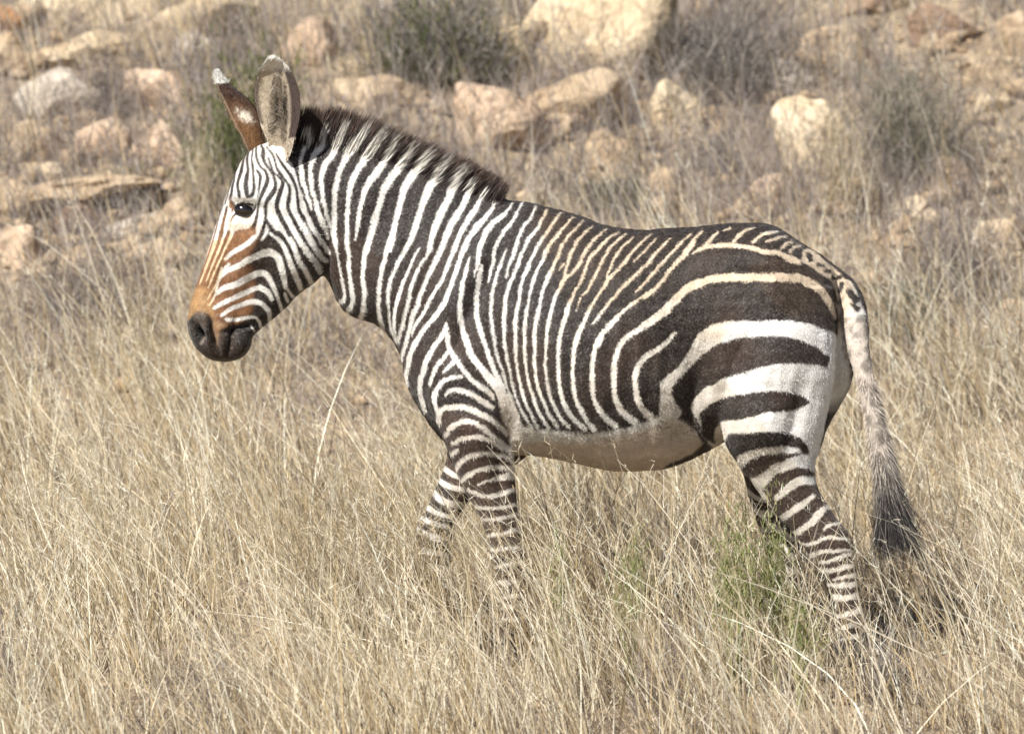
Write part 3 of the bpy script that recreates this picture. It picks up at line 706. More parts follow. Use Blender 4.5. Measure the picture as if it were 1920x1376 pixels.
# head, lower half: white bands on dark
FILL(0, [(352, 385), (400, 380), (560, 380), (618, 440), (622, 500), (610, 530), (560, 570), (480, 640), (440, 690), (340, 690), (335, 600)], 0, 1, False)
W(2, [(660, -10, 50), (650, 100, 45), (640, 190, 45), (600, 280, 45), (520, 350, 45), (430, 400, 40), (360, 455, 30)],
  [(740, -10, 45), (735, 80, 42), (760, 160, 45), (820, 220, 45), (870, 280, 48), (910, 350, 48), (940, 430, 48), (970, 500, 48), (1010, 560, 48), (1050, 640, 44)],
  [(690, 175, 12), (695, 240, 30), (655, 305, 22)],
  [(720, 250, 20), (790, 300, 35), (840, 370, 40), (870, 450, 45), (900, 530, 50), (930, 600, 50), (965, 700, 40)],
  [(320, 605, 20), (380, 550, 45), (470, 510, 50), (560, 460, 55), (650, 420, 65), (720, 405, 65), (780, 440, 60), (810, 520, 60), (830, 600, 50), (845, 690, 35)],
  [(290, 735, 30), (350, 690, 50), (450, 660, 55), (540, 610, 60), (620, 575, 60), (680, 575, 55), (720, 625, 50), (750, 690, 40), (775, 750, 30), (800, 830, 30), (820, 880, 30)],
  [(270, 850, 30), (340, 810, 40), (450, 760, 45), (560, 710, 45), (640, 682, 40)], [(640, 690, 50), (700, 720, 45), (735, 780, 35)],
  [(330, 910, 30), (400, 860, 38), (500, 820, 40), (580, 800, 48), (650, 815, 42), (690, 855, 40), (715, 900, 40), (710, 965, 20)],
  [(370, 940, 35), (440, 945, 35), (520, 930, 30), (590, 925, 20), (630, 960, 25), (642, 1005, 25)], [(560, 990, 15), (592, 1035, 12)],
  [(840, 740, 30), (860, 800, 25)], [(860, 700, 25), (900, 760, 25)],
  [(830, -10, 45), (850, 80, 45), (890, 170, 45), (930, 260, 50), (980, 340, 50), (1040, 430, 55), (1090, 490, 60), (1120, 560, 50)],
  [(905, -10, 55), (920, 40, 55), (960, 130, 50), (1010, 230, 50), (1060, 330, 50), (1110, 410, 50), (1150, 460, 45), (1180, 475, 25)],
  [(975, -10, 40), (985, 20, 40), (1020, 110, 40), (1060, 200, 45), (1110, 280, 45), (1160, 350, 40), (1195, 410, 30)],
  [(1085, -10, 40), (1095, 40, 40), (1120, 110, 40), (1160, 200, 40), (1185, 290, 25)], [(1040, -10, 20), (1050, 60, 12)],
  [(1145, -10, 30), (1160, 40, 32), (1190, 140, 28), (1215, 220, 22)], [(1235, -10, 35), (1240, 120, 35), (1242, 250, 25), (1262, 340, 18)])
# head, upper half: dark lines on white
FILL(12, [(480, 60), (600, 0), (900, 60), (1010, 220), (1100, 420), (1180, 640), (1223, 820), (1223, 1330), (0, 1330), (0, 1200), (120, 780), (330, 280)], 1, 1, False)
W(12, [(1150, 480, 40), (1200, 620, 45), (1260, 760, 45), (1290, 900, 40)])
B(12, [(570, 40, 25), (640, 150, 40), (645, 210, 66), (645, 290, 56), (680, 370, 40), (740, 450, 40), (790, 530, 40), (810, 600, 50), (828, 690, 60), (800, 770, 78), (745, 850, 70), (695, 930, 60), (685, 1050, 55), (685, 1150, 50), (665, 1260, 50), (620, 1370, 50)],
  [(700, 1180, 40), (740, 1260, 60), (800, 1340, 70), (850, 1380, 70)],
  [(545, 60, 25), (540, 180, 32), (555, 280, 34), (580, 370, 38), (640, 440, 38), (690, 500, 45), (710, 590, 60), (690, 680, 62), (650, 770, 62), (620, 850, 55), (592, 930, 38), (575, 1020, 36), (560, 1120, 50), (530, 1230, 60), (490, 1300, 60)],
  [(500, 90, 30), (490, 180, 27), (480, 280, 28), (490, 370, 36), (500, 460, 40), (510, 560, 40), (515, 660, 45), (512, 760, 55), (485, 830, 60), (430, 845, 50)],
  [(430, 200, 26), (415, 270, 40), (415, 370, 45), (430, 460, 45), (410, 560, 66), (400, 650, 76), (405, 740, 76), (420, 820, 70)],
  [(560, 460, 35), (600, 530, 50), (605, 610, 48), (592, 700, 36), (582, 800, 22), (575, 880, 18)],
  [(375, 260, 24), (350, 360, 40), (335, 450, 50), (310, 540, 52), (285, 620, 45), (285, 700, 48), (300, 780, 56), (310, 840, 50)],
  [(300, 350, 22), (260, 440, 27), (235, 520, 30), (225, 600, 34), (205, 690, 40), (195, 780, 45), (175, 850, 40)],
  [(210, 530, 16), (180, 640, 20), (150, 740, 22), (130, 830, 22), (95, 950, 26), (62, 1060, 30), (30, 1180, 30), (10, 1300, 30)],
  [(130, 980, 30), (100, 1100, 40), (65, 1250, 50), (40, 1380, 50)],
  [(720, 280, 28), (750, 380, 30), (800, 490, 32), (850, 540, 30), (900, 590, 35), (932, 650, 54), (900, 750, 68), (868, 870, 74), (845, 960, 62), (862, 1050, 70), (910, 1160, 74), (970, 1260, 70), (1030, 1380, 70)],
  [(690, 130, 22), (770, 220, 28), (810, 310, 30), (840, 420, 35), (900, 530, 45), (960, 600, 32), (1010, 680, 40), (1030, 780, 46), (1018, 880, 60), (1002, 980, 60), (1040, 1090, 56), (1110, 1220, 60), (1180, 1345, 60)],
  [(830, 220, 22), (890, 330, 35), (960, 430, 40), (1030, 530, 45), (1080, 620, 48), (1120, 730, 42), (1140, 850, 45), (1150, 960, 50), (1172, 1060, 55), (1230, 1190, 50)],
  [(980, 180, 60), (1060, 330, 60), (1120, 470, 45), (1160, 620, 38), (1190, 720, 36), (1230, 810, 36)])
W(12, [(240, 935, 18), (320, 898, 26), (420, 890, 28), (520, 903, 30), (560, 935, 24)])
FILL(12, [(280, 1315), (380, 1305), (490, 1280), (560, 1225), (545, 1300), (530, 1400), (230, 1400)], 0, 1)
FILL(12, [(150, 850), (205, 905), (240, 925), (245, 1000), (215, 1060), (170, 1090), (160, 980)], 0, 2)
# in front of and around the eye, nose bridge lines
W(2, [(360, 20, 16), (345, 60, 20), (310, 200, 20), (280, 330, 16), (230, 460, 14), (180, 580, 12), (150, 660, 9)],
  [(400, 60, 22), (385, 150, 30), (350, 270, 22), (300, 400, 18), (250, 520, 14), (200, 640, 9)],
  [(430, 190, 40), (400, 290, 25), (350, 390, 18), (310, 480, 16), (260, 590, 14), (220, 690, 9)],
  [(320, 110, 10), (290, 230, 12), (250, 380, 12), (190, 540, 10)],
  [(300, 90, 8), (262, 250, 9), (215, 400, 9), (150, 560, 8)],
  [(330, 530, 14), (290, 650, 14), (240, 740, 12), (200, 800, 8)],
  [(390, 500, 24), (330, 560, 20), (300, 660, 16), (270, 760, 14), (230, 830, 9)])
B(12, [(185, 1190, 16), (230, 1110, 36), (290, 1090, 40), (380, 1130, 40), (460, 1110, 40), (520, 1020, 36), (555, 950, 22)], [(250, 1020, 40), (310, 955, 44), (400, 935, 40), (500, 955, 36)])
# muzzle is all dark
FILL(2, [(110, 700), (200, 760), (235, 900), (280, 950), (400, 990), (540, 1000), (580, 1090), (560, 1300), (300, 1330), (60, 1250), (20, 1000), (60, 800)], 0, 2)
# tail head
FILL(6, [(1250, 470), (1265, 380), (1330, 365), (1400, 420), (1470, 480), (1540, 540), (1600, 600), (1690, 640), (1800, 900), (1820, 1400), (1560, 1400), (1545, 800), (1500, 640), (1470, 600), (1400, 560), (1330, 510)], 1, 1)
B(6, [(1310, 410, 50), (1325, 450, 45)], [(1385, 490, 36), (1415, 492, 36)], [(1440, 530, 34), (1475, 530, 30)], [(1500, 585, 36), (1560, 590, 36)],
  [(1570, 640, 45), (1555, 700, 30)], [(1630, 700, 60), (1680, 760, 60)], [(1660, 800, 40), (1700, 830, 40)],
  [(1180, 250, 40), (1300, 325, 44), (1400, 385, 48), (1500, 470, 50), (1600, 555, 46), (1680, 630, 46), (1750, 760, 60), (1790, 880, 60), (1790, 980, 46)])
TINT(LT, 11, [(150, 250), (300, 300), (340, 600), (440, 1000), (280, 1000), (230, 600)], (0.58, 0.50, 0.42), 6, 1.0)
FILL(11, [(150, 200), (290, 330), (330, 600), (420, 900), (420, 1000), (280, 1000), (230, 600)], 1, 2)

# hair colours that vary over the animal, with some light and shade painted in
TINT(LT, 0, [(1000, 360), (1300, 400), (1560, 480), (1580, 600), (1350, 640), (1200, 600), (1050, 560)], (0.62, 0.475, 0.32), 40, 0.85)
TINT(LT, 0, [(960, 600), (1300, 560), (1480, 600), (1450, 760), (1300, 800), (1100, 760), (950, 720)], (0.76, 0.68, 0.57), 24, 0.7)
TINT(LT, 0, [(820, 760), (960, 740), (990, 960), (1000, 1240), (860, 1240), (830, 900)], (0.70, 0.62, 0.52), 14, 0.75)
TINT(LT, 0, [(1340, 700), (1430, 690), (1500, 900), (1640, 1000), (1640, 1250), (1500, 1250), (1340, 860)], (0.72, 0.64, 0.53), 14, 0.7)
TINT(LT, 7, [(480, 1060), (800, 1060), (1100, 1030), (1400, 960), (1600, 900), (1800, 960), (1900, 1200), (1600, 1400), (800, 1400), (400, 1200)], (0.56, 0.44, 0.33), 14, 0.75)  # tan stands in for shade and bounce light under the belly
TINT(LT, 2, [(330, 300), (420, 260), (300, 640), (230, 850), (60, 860), (160, 560), (240, 330)], (0.72, 0.52, 0.30), 8, 0.9)
TINT(LT, 2, [(370, 60), (430, 120), (600, 120), (610, 220), (440, 230), (380, 200)], (0.70, 0.56, 0.42), 6, 0.8)
TINT(DK, 2, [(380, -60), (430, 30), (430, 200), (600, 205), (640, 250), (590, 380), (560, 470), (600, 600), (590, 730), (560, 900), (420, 990), (240, 950), (210, 820), (290, 600), (340, 420), (370, 200)], (0.215, 0.098, 0.040), 15, 1.0)
TINT(DK, 2, [(330, 60), (380, 180), (330, 400), (270, 640), (200, 800), (60, 860), (130, 560), (230, 330)], (0.24, 0.115, 0.05), 7, 0.9)
TINT(DK, 2, [(120, 680), (220, 700), (260, 850), (260, 940), (180, 900), (40, 960), (60, 800)], (0.33, 0.185, 0.075), 11, 0.95)
def TSTROKE(A, c, pts, col, k=1.0):
    r = stroke_mask(c, pts, 4.0)
    if r: m = r[1][..., None] * k; A[r[0]] = A[r[0]] * (1 - m) + np.array(col, np.float32) * m
TINT(DK, 14, [(90, 460), (200, 320), (480, 330), (560, 440), (640, 500), (900, 540), (1180, 560), (1330, 800), (1300, 1100), (1000, 1260), (600, 1260), (250, 1050), (60, 700)], (0.010, 0.0075, 0.0065), 4, 1.0)  # dark muzzle skin, shade of the lower lip painted in too
TINT(DK, 14, [(180, 300), (330, 240), (490, 320), (500, 480), (430, 620), (330, 560), (220, 480)], (0.085, 0.062, 0.045), 5, 0.8)
TINT(DK, 14, [(590, 420), (760, 470), (880, 560), (760, 640), (720, 800), (690, 950), (620, 800), (575, 620)], (0.32, 0.18, 0.085), 4, 1.0)
TINT(DK, 14, [(740, 620), (920, 640), (930, 800), (880, 960), (740, 960), (700, 820)], (0.045, 0.036, 0.031), 4, 0.9)
TINT(DK, 14, [(130, 480), (230, 560), (250, 700), (230, 820), (150, 700)], (0.045, 0.037, 0.031), 3, 0.8)
TSTROKE(DK, 14, [(270, 540, 60), (320, 650, 90), (370, 720, 90), (320, 820, 70), (285, 880, 40)], (0.006, 0.005, 0.005))  # nostril pit, its shade painted black
TSTROKE(DK, 14, [(410, 770, 40), (385, 830, 50), (340, 890, 40)], (0.20, 0.16, 0.12), 0.8)
TSTROKE(DK, 14, [(545, 420, 30), (545, 540, 50), (550, 680, 60), (590, 820, 70), (640, 960, 60), (690, 1120, 40)], (0.010, 0.007, 0.006), 0.9)  # shade in the lip crease, painted dark
TSTROKE(DK, 14, [(1280, 560, 60), (1060, 610, 60), (960, 700, 60), (920, 850, 60), (890, 1000, 50), (830, 1150, 40)], (0.010, 0.007, 0.006), 0.9)  # mouth line: shade between the lips, painted dark
TINT(DK, 0, [(820, 770), (960, 800), (990, 950), (1000, 1240), (880, 1240), (840, 900)], (0.058, 0.034, 0.024), 14, 0.8)
TINT(DK, 0, [(1400, 850), (1540, 850), (1640, 1000), (1640, 1240), (1500, 1240), (1400, 930)], (0.056, 0.034, 0.025), 14, 0.8)
TINT(DK, 0, [(1440, 480), (1540, 520), (1560, 640), (1480, 600), (1440, 560), (1400, 500)], (0.075, 0.046, 0.028), 26, 0.3)
TINT(DK, 0, [(1340, 600), (1540, 640), (1550, 690), (1420, 780), (1300, 700)], (0.046, 0.033, 0.028), 26, 0.6)

TINT(LT, 0, [(1380, 590), (1560, 600), (1565, 700), (1540, 860), (1500, 880), (1400, 760), (1340, 680)], (0.86, 0.835, 0.79), 12, 0.9)  # haunch white raised to paint in stronger sunlight
# ------------------------------------------------------------------ zebra: body
def resample(st, k=4):
    p = np.array(st, float)
    q = np.concatenate([[2 * p[0] - p[1]], p, [2 * p[-1] - p[-2]]]); out = []
    for i in range(1, len(q) - 2):
        for j in range(k):
            t = j / k
            out.append(0.5 * ((2 * q[i]) + (-q[i - 1] + q[i + 1]) * t + (2 * q[i - 1] - 5 * q[i] + 4 * q[i + 1] - q[i + 2]) * t * t
                              + (-q[i - 1] + 3 * q[i] - 3 * q[i + 1] + q[i + 2]) * t ** 3))
    out.append(p[-1]); return np.array(out)

def ring_faces(nr, n):
    F = []
    for i in range(nr - 1):
        for j in range(n):
            k = (j + 1) % n
            F.append((i * n + j, i * n + k, (i + 1) * n + k, (i + 1) * n + j))
    F.append(tuple(range(n))[::-1]); F.append(tuple((nr - 1) * n + j for j in range(n)))
    return F

BODY_V, BODY_F = [], []
def add_loft(V, nr, n):
    o = len(BODY_V); bm = bmesh.new()
    vs = [bm.verts.new(v) for v in V]
    for f in ring_faces(nr, n): bm.faces.new([vs[i] for i in f])
    bmesh.ops.recalc_face_normals(bm, faces=bm.faces)
    bm.verts.index_update()
    BODY_V.extend(v.co[:] for v in bm.verts); BODY_F.extend([tuple(o + v.index for v in f.verts) for f in bm.faces]); bm.free()

def loft_tb(st, n=40):
    """sections from a top point to a bottom point: (Tx, Ty, Bx, By, half width, narrowing to the top, fullness)"""
    st = resample(st); V = []
    for Tx, Ty, Bx, By, w, k, e in st:
        w = max(w, 0.003)
        for j in range(n):
            a = 2 * math.pi * j / n; v = math.cos(a); s = math.sin(a)
            y = w * math.copysign(abs(s) ** e, s) * (1 - k * v)
            px = (Tx + Bx) / 2 + v * (Tx - Bx) / 2; py = (Ty + By) / 2 + v * (Ty - By) / 2
            V.append((X(px), y, Z(py)))
    add_loft(V, len(st), n)

def loft_leg(st, n=28):
    """level sections: (left, right, height in the side plane, centre y, half depth)"""
    st = resample(st); V = []
    for L, R, py, yc, d in st:
        for j in range(n):
            a = 2 * math.pi * j / n
            V.append((X((L + R) / 2 + math.cos(a) * (R - L) / 2), yc + d * math.sin(a), Z(py)))
    add_loft(V, len(st), n)

def loft_tube(st, n=20):
    """round sections along a path: (px, py, y, radius in metres)"""
    st = resample(st); V = []
    for i, (px, py, y, r) in enumerate(st):
        a0, a1 = st[max(i - 1, 0)], st[min(i + 1, len(st) - 1)]
        dx, dz = a1[0] - a0[0], -(a1[1] - a0[1]); l = math.hypot(dx, dz) + 1e-9
        nx_, nz_ = -dz / l, dx / l
        for j in range(n):
            a = 2 * math.pi * j / n
            V.append((X(px) + nx_ * r * math.cos(a), y + r * math.sin(a), Z(py) + nz_ * r * math.cos(a)))
    add_loft(V, len(st), n)

# trunk
loft_tb([(778, 590, 753, 680, .05, .0, .9), (800, 520, 764, 728, .11, .1, .8), (850, 440, 792, 775, .155, .2, .75), (905, 392, 840, 835, .185, .3, .72),
         (965, 376, 905, 858, .205, .36, .70), (1030, 388, 985, 852, .225, .32, .70), (1090, 405, 1060, 864, .248, .25, .72), (1140, 425, 1130, 880, .262, .14, .74),
         (1200, 431, 1200, 884, .262, .06, .78), (1270, 428, 1270, 873, .246, .02, .8), (1340, 423, 1332, 842, .232, .0, .82), (1400, 419, 1400, 800, .235, .0, .82),
         (1450, 424, 1450, 780, .248, .02, .82), (1500, 453, 1500, 760, .225, .04, .82), (1540, 478, 1535, 730, .18, .06, .85), (1562, 502, 1558, 690, .12, .05, .9), (1574, 540, 1570, 640, .05, .0, .9)])
# neck
loft_tb([(520, 268, 580, 440, .052, .1, .8), (548, 264, 596, 500, .064, .12, .75), (600, 262, 618, 530, .070, .2, .75), (650, 270, 638, 574, .077, .28, .75), (700, 283, 668, 597, .084, .32, .75), (760, 301, 702, 609, .094, .34, .75),
         (820, 326, 728, 630, .108, .36, .75), (880, 350, 750, 664, .125, .36, .75), (940, 370, 766, 725, .148, .34, .75), (990, 384, 815, 785, .165, .3, .75)])
# head
loft_tb([(508, 264, 566, 330, .045, .1, .8), (480, 275, 600, 402, .076, .1, .72), (456, 300, 614, 470, .096, .05, .68), (437, 334, 607, 511, .106, .0, .64), (421, 376, 585, 533, .108, -.02, .64),
         (409, 410, 561, 551, .098, -.04, .66), (397, 450, 543, 568, .084, -.06, .7), (385, 489, 522, 590, .071, -.06, .72), (371, 525, 500, 609, .061, -.05, .74), (360, 557, 482, 623, .056, -.04, .74),
         (354, 585, 472, 634, .057, 0, .72), (352, 607, 470, 645, .060, 0, .72), (357, 631, 466, 657, .058, 0, .74), (368, 652, 455, 669, .050, 0, .8), (385, 668, 441, 676, .034, 0, .85), (404, 677, 424, 679, .010, 0, 1)])
# legs: near fore, far fore, near hind, far hind
loft_leg([(815, 950, 640, -.09, .06), (800, 960, 700, -.115, .08), (800, 968, 750, -.128, .088), (815, 967, 785, -.135, .085), (829, 964, 815, -.14, .075), (845, 963, 852, -.14, .065), (859, 965, 888, -.14, .057), (873, 968, 920, -.14, .051),
          (892, 970, 952, -.14, .046), (906, 975, 987, -.14, .041), (916, 981, 1020, -.14, .043), (922, 985, 1046, -.14, .041), (929, 983, 1074, -.14, .034), (936, 983, 1105, -.14, .030), (940, 985, 1135, -.14, .030),
          (940, 990, 1162, -.14, .034), (935, 984, 1182, -.14, .031), (925, 983, 1202, -.14, .037), (913, 985, 1238, -.14, .048)])
loft_leg([(830, 1000, 760, .12, .08), (836, 1012, 815, .13, .074), (836, 985, 858, .13, .062), (826, 925, 897, .13, .053), (808, 886, 935, .13, .047), (791, 862, 968, .13, .043), (778, 850, 1000, .13, .045),
          (787, 844, 1030, .13, .037), (799, 846, 1065, .13, .031), (811, 855, 1100, .13, .030), (820, 868, 1132, .13, .034), (818, 864, 1155, .13, .031), (810, 864, 1180, .13, .038), (800, 868, 1218, .13, .048)])
loft_leg([(1390, 1560, 540, -.10, .11), (1362, 1566, 630, -.125, .138), (1348, 1563, 690, -.137, .134), (1344, 1557, 735, -.142, .118), (1345, 1549, 775, -.148, .106), (1352, 1541, 808, -.15, .094), (1362, 1533, 838, -.15, .083), (1378, 1527, 866, -.15, .073),
          (1398, 1527, 895, -.15, .062), (1417, 1534, 920, -.15, .054), (1436, 1550, 945, -.15, .047), (1457, 1568, 971, -.15, .043), (1478, 1588, 994, -.15, .042), (1497, 1595, 1015, -.15, .041), (1511, 1598, 1036, -.15, .038),
          (1523, 1602, 1060, -.15, .035), (1540, 1606, 1085, -.15, .032), (1553, 1608, 1108, -.15, .030), (1560, 1611, 1132, -.15, .030), (1564, 1616, 1158, -.15, .034), (1558, 1611, 1178, -.15, .032), (1548, 1611, 1200, -.15, .038), (1536, 1614, 1238, -.15, .049)])
loft_leg([(1410, 1570, 560, .09, .10), (1380, 1590, 640, .12, .13), (1362, 1604, 702, .138, .128), (1360, 1580, 762, .146, .11), (1364, 1556, 803, .15, .095), (1376, 1540, 848, .15, .078), (1394, 1522, 888, .15, .062),
          (1405, 1512, 930, .15, .051), (1418, 1502, 970, .15, .046), (1430, 1500, 1010, .15, .043), (1441, 1505, 1048, .15, .043), (1450, 1504, 1078, .15, .040), (1450, 1497, 1102, .15, .033), (1446, 1491, 1130, .15, .030),
          (1440, 1487, 1158, .15, .034), (1432, 1480, 1176, .15, .031), (1424, 1478, 1196, .15, .038), (1414, 1480, 1224, .15, .048)])
# tail dock
loft_tube([(1520, 490, 0, .035), (1555, 520, -.010, .038), (1580, 545, -.030, .040), (1596, 580, -.058, .042), (1603, 620, -.09, .036), (1608, 660, -.115, .032), (1617, 705, -.135, .027), (1629, 755, -.15, .025), (1641, 810, -.155, .023), (1650, 860, -.155, .019), (1657, 900, -.155, .010)], 20)

me0 = bpy.data.meshes.new('rough'); me0.from_pydata(BODY_V, [], BODY_F); me0.update()
tmp = bpy.data.objects.new('rough', me0); COL.objects.link(tmp)
md = tmp.modifiers.new('r', 'REMESH'); md.mode = 'VOXEL'; md.voxel_size = 0.0034; md.use_smooth_shade = True
ms = tmp.modifiers.new('s', 'SMOOTH'); ms.factor = 0.5; ms.iterations = 34
dg = bpy.context.evaluated_depsgraph_get()
me = bpy.data.meshes.new_from_object(tmp.evaluated_get(dg))
bpy.data.objects.remove(tmp); bpy.data.meshes.remove(me0)
nv = len(me.vertices)
co = np.zeros(nv * 3, np.float32); me.vertices.foreach_get('co', co); co = co.reshape(-1, 3).astype(float)
no = np.zeros(nv * 3, np.float32); me.vertices.foreach_get('normal', no); no = no.reshape(-1, 3).astype(float)

# muscles, folds and face, as relief along the surface normal: (x, y in the side plane, radius x, radius y, rotation deg, height m)
def relief(lst, sides=(-1, 1)):
    global co
    px = 960 + co[:, 0] * PXM; py = 1230 - co[:, 2] * PXM
    d = np.zeros(nv)
    for cx, cy, rx, ry, rot, h in lst:
        c, s = math.cos(math.radians(rot)), math.sin(math.radians(rot))
        u = ((px - cx) * c + (py - cy) * s) / rx; v = (-(px - cx) * s + (py - cy) * c) / ry
        d += h * np.exp(-(u * u + v * v) / 2)
    wgt = np.clip(np.abs(no[:, 1]) * 1.6 - 0.2, 0, 1)
    co += no * (d * wgt * 1.6)[:, None]
relief([
    (855, 560, 22, 110, 28, .012), (905, 640, 28, 80, -20, .010), (838, 700, 36, 26, 40, .016),      # shoulder blade, point of shoulder
    (960, 690, 16, 90, -24, -.014), (955, 800, 14, 34, 0, -.012),                                    # groove behind the shoulder, arm pit
    (800, 640, 20, 70, 20, -.008), (900, 820, 30, 26, 0, .010),                                      # neck-shoulder furrow, fore arm
    (1300, 740, 20, 70, 14, -.020), (1270, 640, 40, 50, 30, -.010), (1405, 820, 40, 30, 40, .014),   # flank hollow, stifle
    (1400, 610, 70, 60, 0, .010), (1500, 700, 26, 120, 12, -.005), (1380, 480, 60, 26, 0, .008),     # haunch
    (980, 690, 7, 95, -8.0, .0026),
    (1016, 694, 7, 95, -6.5, .0026),
    (1052, 698, 7, 95, -5.0, .0026),
    (1088, 702, 7, 95, -3.5, .0026),
    (1124, 706, 7, 95, -2.0, .0026),
    (1160, 710, 7, 95, -0.5, .0026),
    (1196, 714, 7, 95, 1.0, .0026),
    (1232, 718, 7, 95, 2.5, .0026),
    (872, 610, 9, 90, 24, -.008), (925, 760, 8, 40, -30, -.008), (880, 790, 26, 22, 0, .008), (905, 868, 10, 40, -14, .006), (935, 880, 7, 45, -8, -.005),
    (1330, 800, 9, 60, -30, -.012), (1310, 770, 6, 50, -30, .007), (1480, 800, 10, 60, 14, -.006), (1440, 760, 40, 50, 0, .008), (1430, 520, 50, 10, 14, -.005), (1250, 520, 60, 30, 0, -.006),
    (760, 560, 10, 90, 24, .006), (735, 600, 8, 60, 20, -.006),
    (1540, 965, 12, 60, -32, .006), (1520, 960, 9, 50, -32, -.006),
    (700, 440, 60, 18, -62, -.006), (640, 480, 14, 80, 0, -.007),                                    # neck
    (560, 460, 38, 42, 0, .012), (612, 470, 9, 60, 10, -.014),                                       # cheek, behind the jaw
    (470, 470, 12, 60, 22, .006), (505, 500, 20, 60, 30, -.008),                                     # facial crest
    (461, 396, 24, 15, 0, -.008), (466, 372, 30, 8, 14, .012), (462, 418, 26, 7, 4, .005),           # eye socket, brow, lower lid
    (376, 627, 6, 14, -22, -.026), (390, 612, 9, 20, -12, .010), (365, 615, 7, 16, -8, .008), (383, 644, 8, 8, 0, .005),   # nostril
    (399, 618, 4, 22, -8, -.012), (407, 645, 4, 18, -18, -.010), (416, 625, 10, 22, -10, .007), (384, 588, 16, 14, 0, .005),  # lip folds
    (433, 638, 4, 24, 14, -.012), (452, 615, 20, 3.5, -14, -.012), (452, 645, 12, 20, 10, .007),                              # mouth, chin
])
fine = wob(co, 0.055, 10) * 0.0011 + wob(co, 0.16, 8, 4) * 0.002
co += no * fine[:, None]

def sample(px, py, A):
    xi = np.clip(px, 0, CW - 2.001); yi = np.clip(py, 0, CH - 2.001)
    x0 = xi.astype(int); y0 = yi.astype(int); fx = xi - x0; fy = yi - y0
    if A.ndim == 3: fx = fx[:, None]; fy = fy[:, None]
    return (A[y0, x0] * (1 - fx) + A[y0, x0 + 1] * fx) * (1 - fy) + (A[y0 + 1, x0] * (1 - fx) + A[y0 + 1, x0 + 1] * fx) * fy

def coat(P, jit=0.75):
    """hair colour at points of the coat"""
    n = len(P)
    px = 960 + P[:, 0] * PXM; py = 1230 - P[:, 2] * PXM
    near = P[:, 1] < 0.02
    jx = rng.normal(0, jit, n) + 0.8 * wob(P, 0.03, 6); jy = rng.normal(0, jit * 1.3, n) + 0.8 * wob(P, 0.034, 6, 9)
    fine_face = np.where(px < 560, 0.35, 1.0); jx *= fine_face; jy *= fine_face
    w = sample(px + jx, py + jy, WH)
    dk = sample(px, py, DK); lt = sample(px, py, LT)
    # the far legs wear their own stripes
    far = (P[:, 1] > 0.03) & (py > 865)
    fr = far & (px < 1150); hd = far & (px >= 1150)
    ph = np.where(px < 1150, (py - 0.35 * (px - 800)) / 27, (py - 0.30 * (px - 1450) + 7 * np.sin(px * .1)) / 29) + 0.25 * wob(P, 0.12, 6, 3)
    st = np.clip((np.sin(2 * math.pi * ph) - 0.3) * 2.6 + 0.5, 0, 1)
    w = np.where(fr | hd, st, w)
    bt = (P[:, 1] > 0.03) & (px > 1540) & (py > 630) & (py <= 865)
    w = np.where(bt, np.clip(0.9 + 1.2 * wob(P, 0.2, 5, 2), 0, 1), w)
    tl_ = (px > 1568) & (py > 520) & (py < 960)
    w = np.where(tl_, np.clip(w - 0.55 * np.clip(wob(P, 0.035, 8, 7) + 0.15 + (px - 1600 - (py - 600) * .16) / 40, 0, 1), 0, 1), w)
    # speckle where the ribs meet the belly
    sp = np.clip(1 - np.abs(py - 800 - 0.0 * px) / 45, 0, 1) * ((px > 950) & (px < 1330))
    w = np.clip(w - sp * 0.55 * (rng.random(n) < 0.35), 0, 1)
    w = np.where((P[:, 1] > 0.0) & (px > 930) & (px < 1030) & (py > 820), 0.12, w)  # brown shade painted on the inner far foreleg and brisket
    # ragged wear
    w = np.clip(w + 0.06 * rng.normal(size=n), 0, 1)
    c = dk * (1 - w[:, None]) + lt * w[:, None]
    c *= np.where(px < 600, 1 + 0.10 * rng.normal(size=n) + 0.12 * wob(P, 0.02, 6, 8), 1.0)[:, None]
    hoof = (py > 1196)
    c[hoof] = (0.035, 0.03, 0.027)
    br = np.clip(wob(P, 0.25, 8, 6), 0, 1)[:, None] * (1 - w[:, None]) * 0.35
    c = c * (1 - br) + np.array([0.075, 0.043, 0.028]) * br * 1.0
    return c
me.vertices.foreach_set('co', co.astype(np.float32).ravel())
me.update()
colr = coat(co)

# depth of the near flank, looked up by place in the side plane
CELL = 3
SY = np.full((1400 // CELL + 1, 1920 // CELL + 1), 9.0)
np.minimum.at(SY, (np.clip((1230 - co[:, 2] * PXM) / CELL, 0, 460).astype(int), np.clip((960 + co[:, 0] * PXM) / CELL, 0, 639).astype(int)), co[:, 1])
def near_y(px, py): return SY[np.clip(np.asarray(py) / CELL, 0, 460).astype(int), np.clip(np.asarray(px) / CELL, 0, 639).astype(int)]

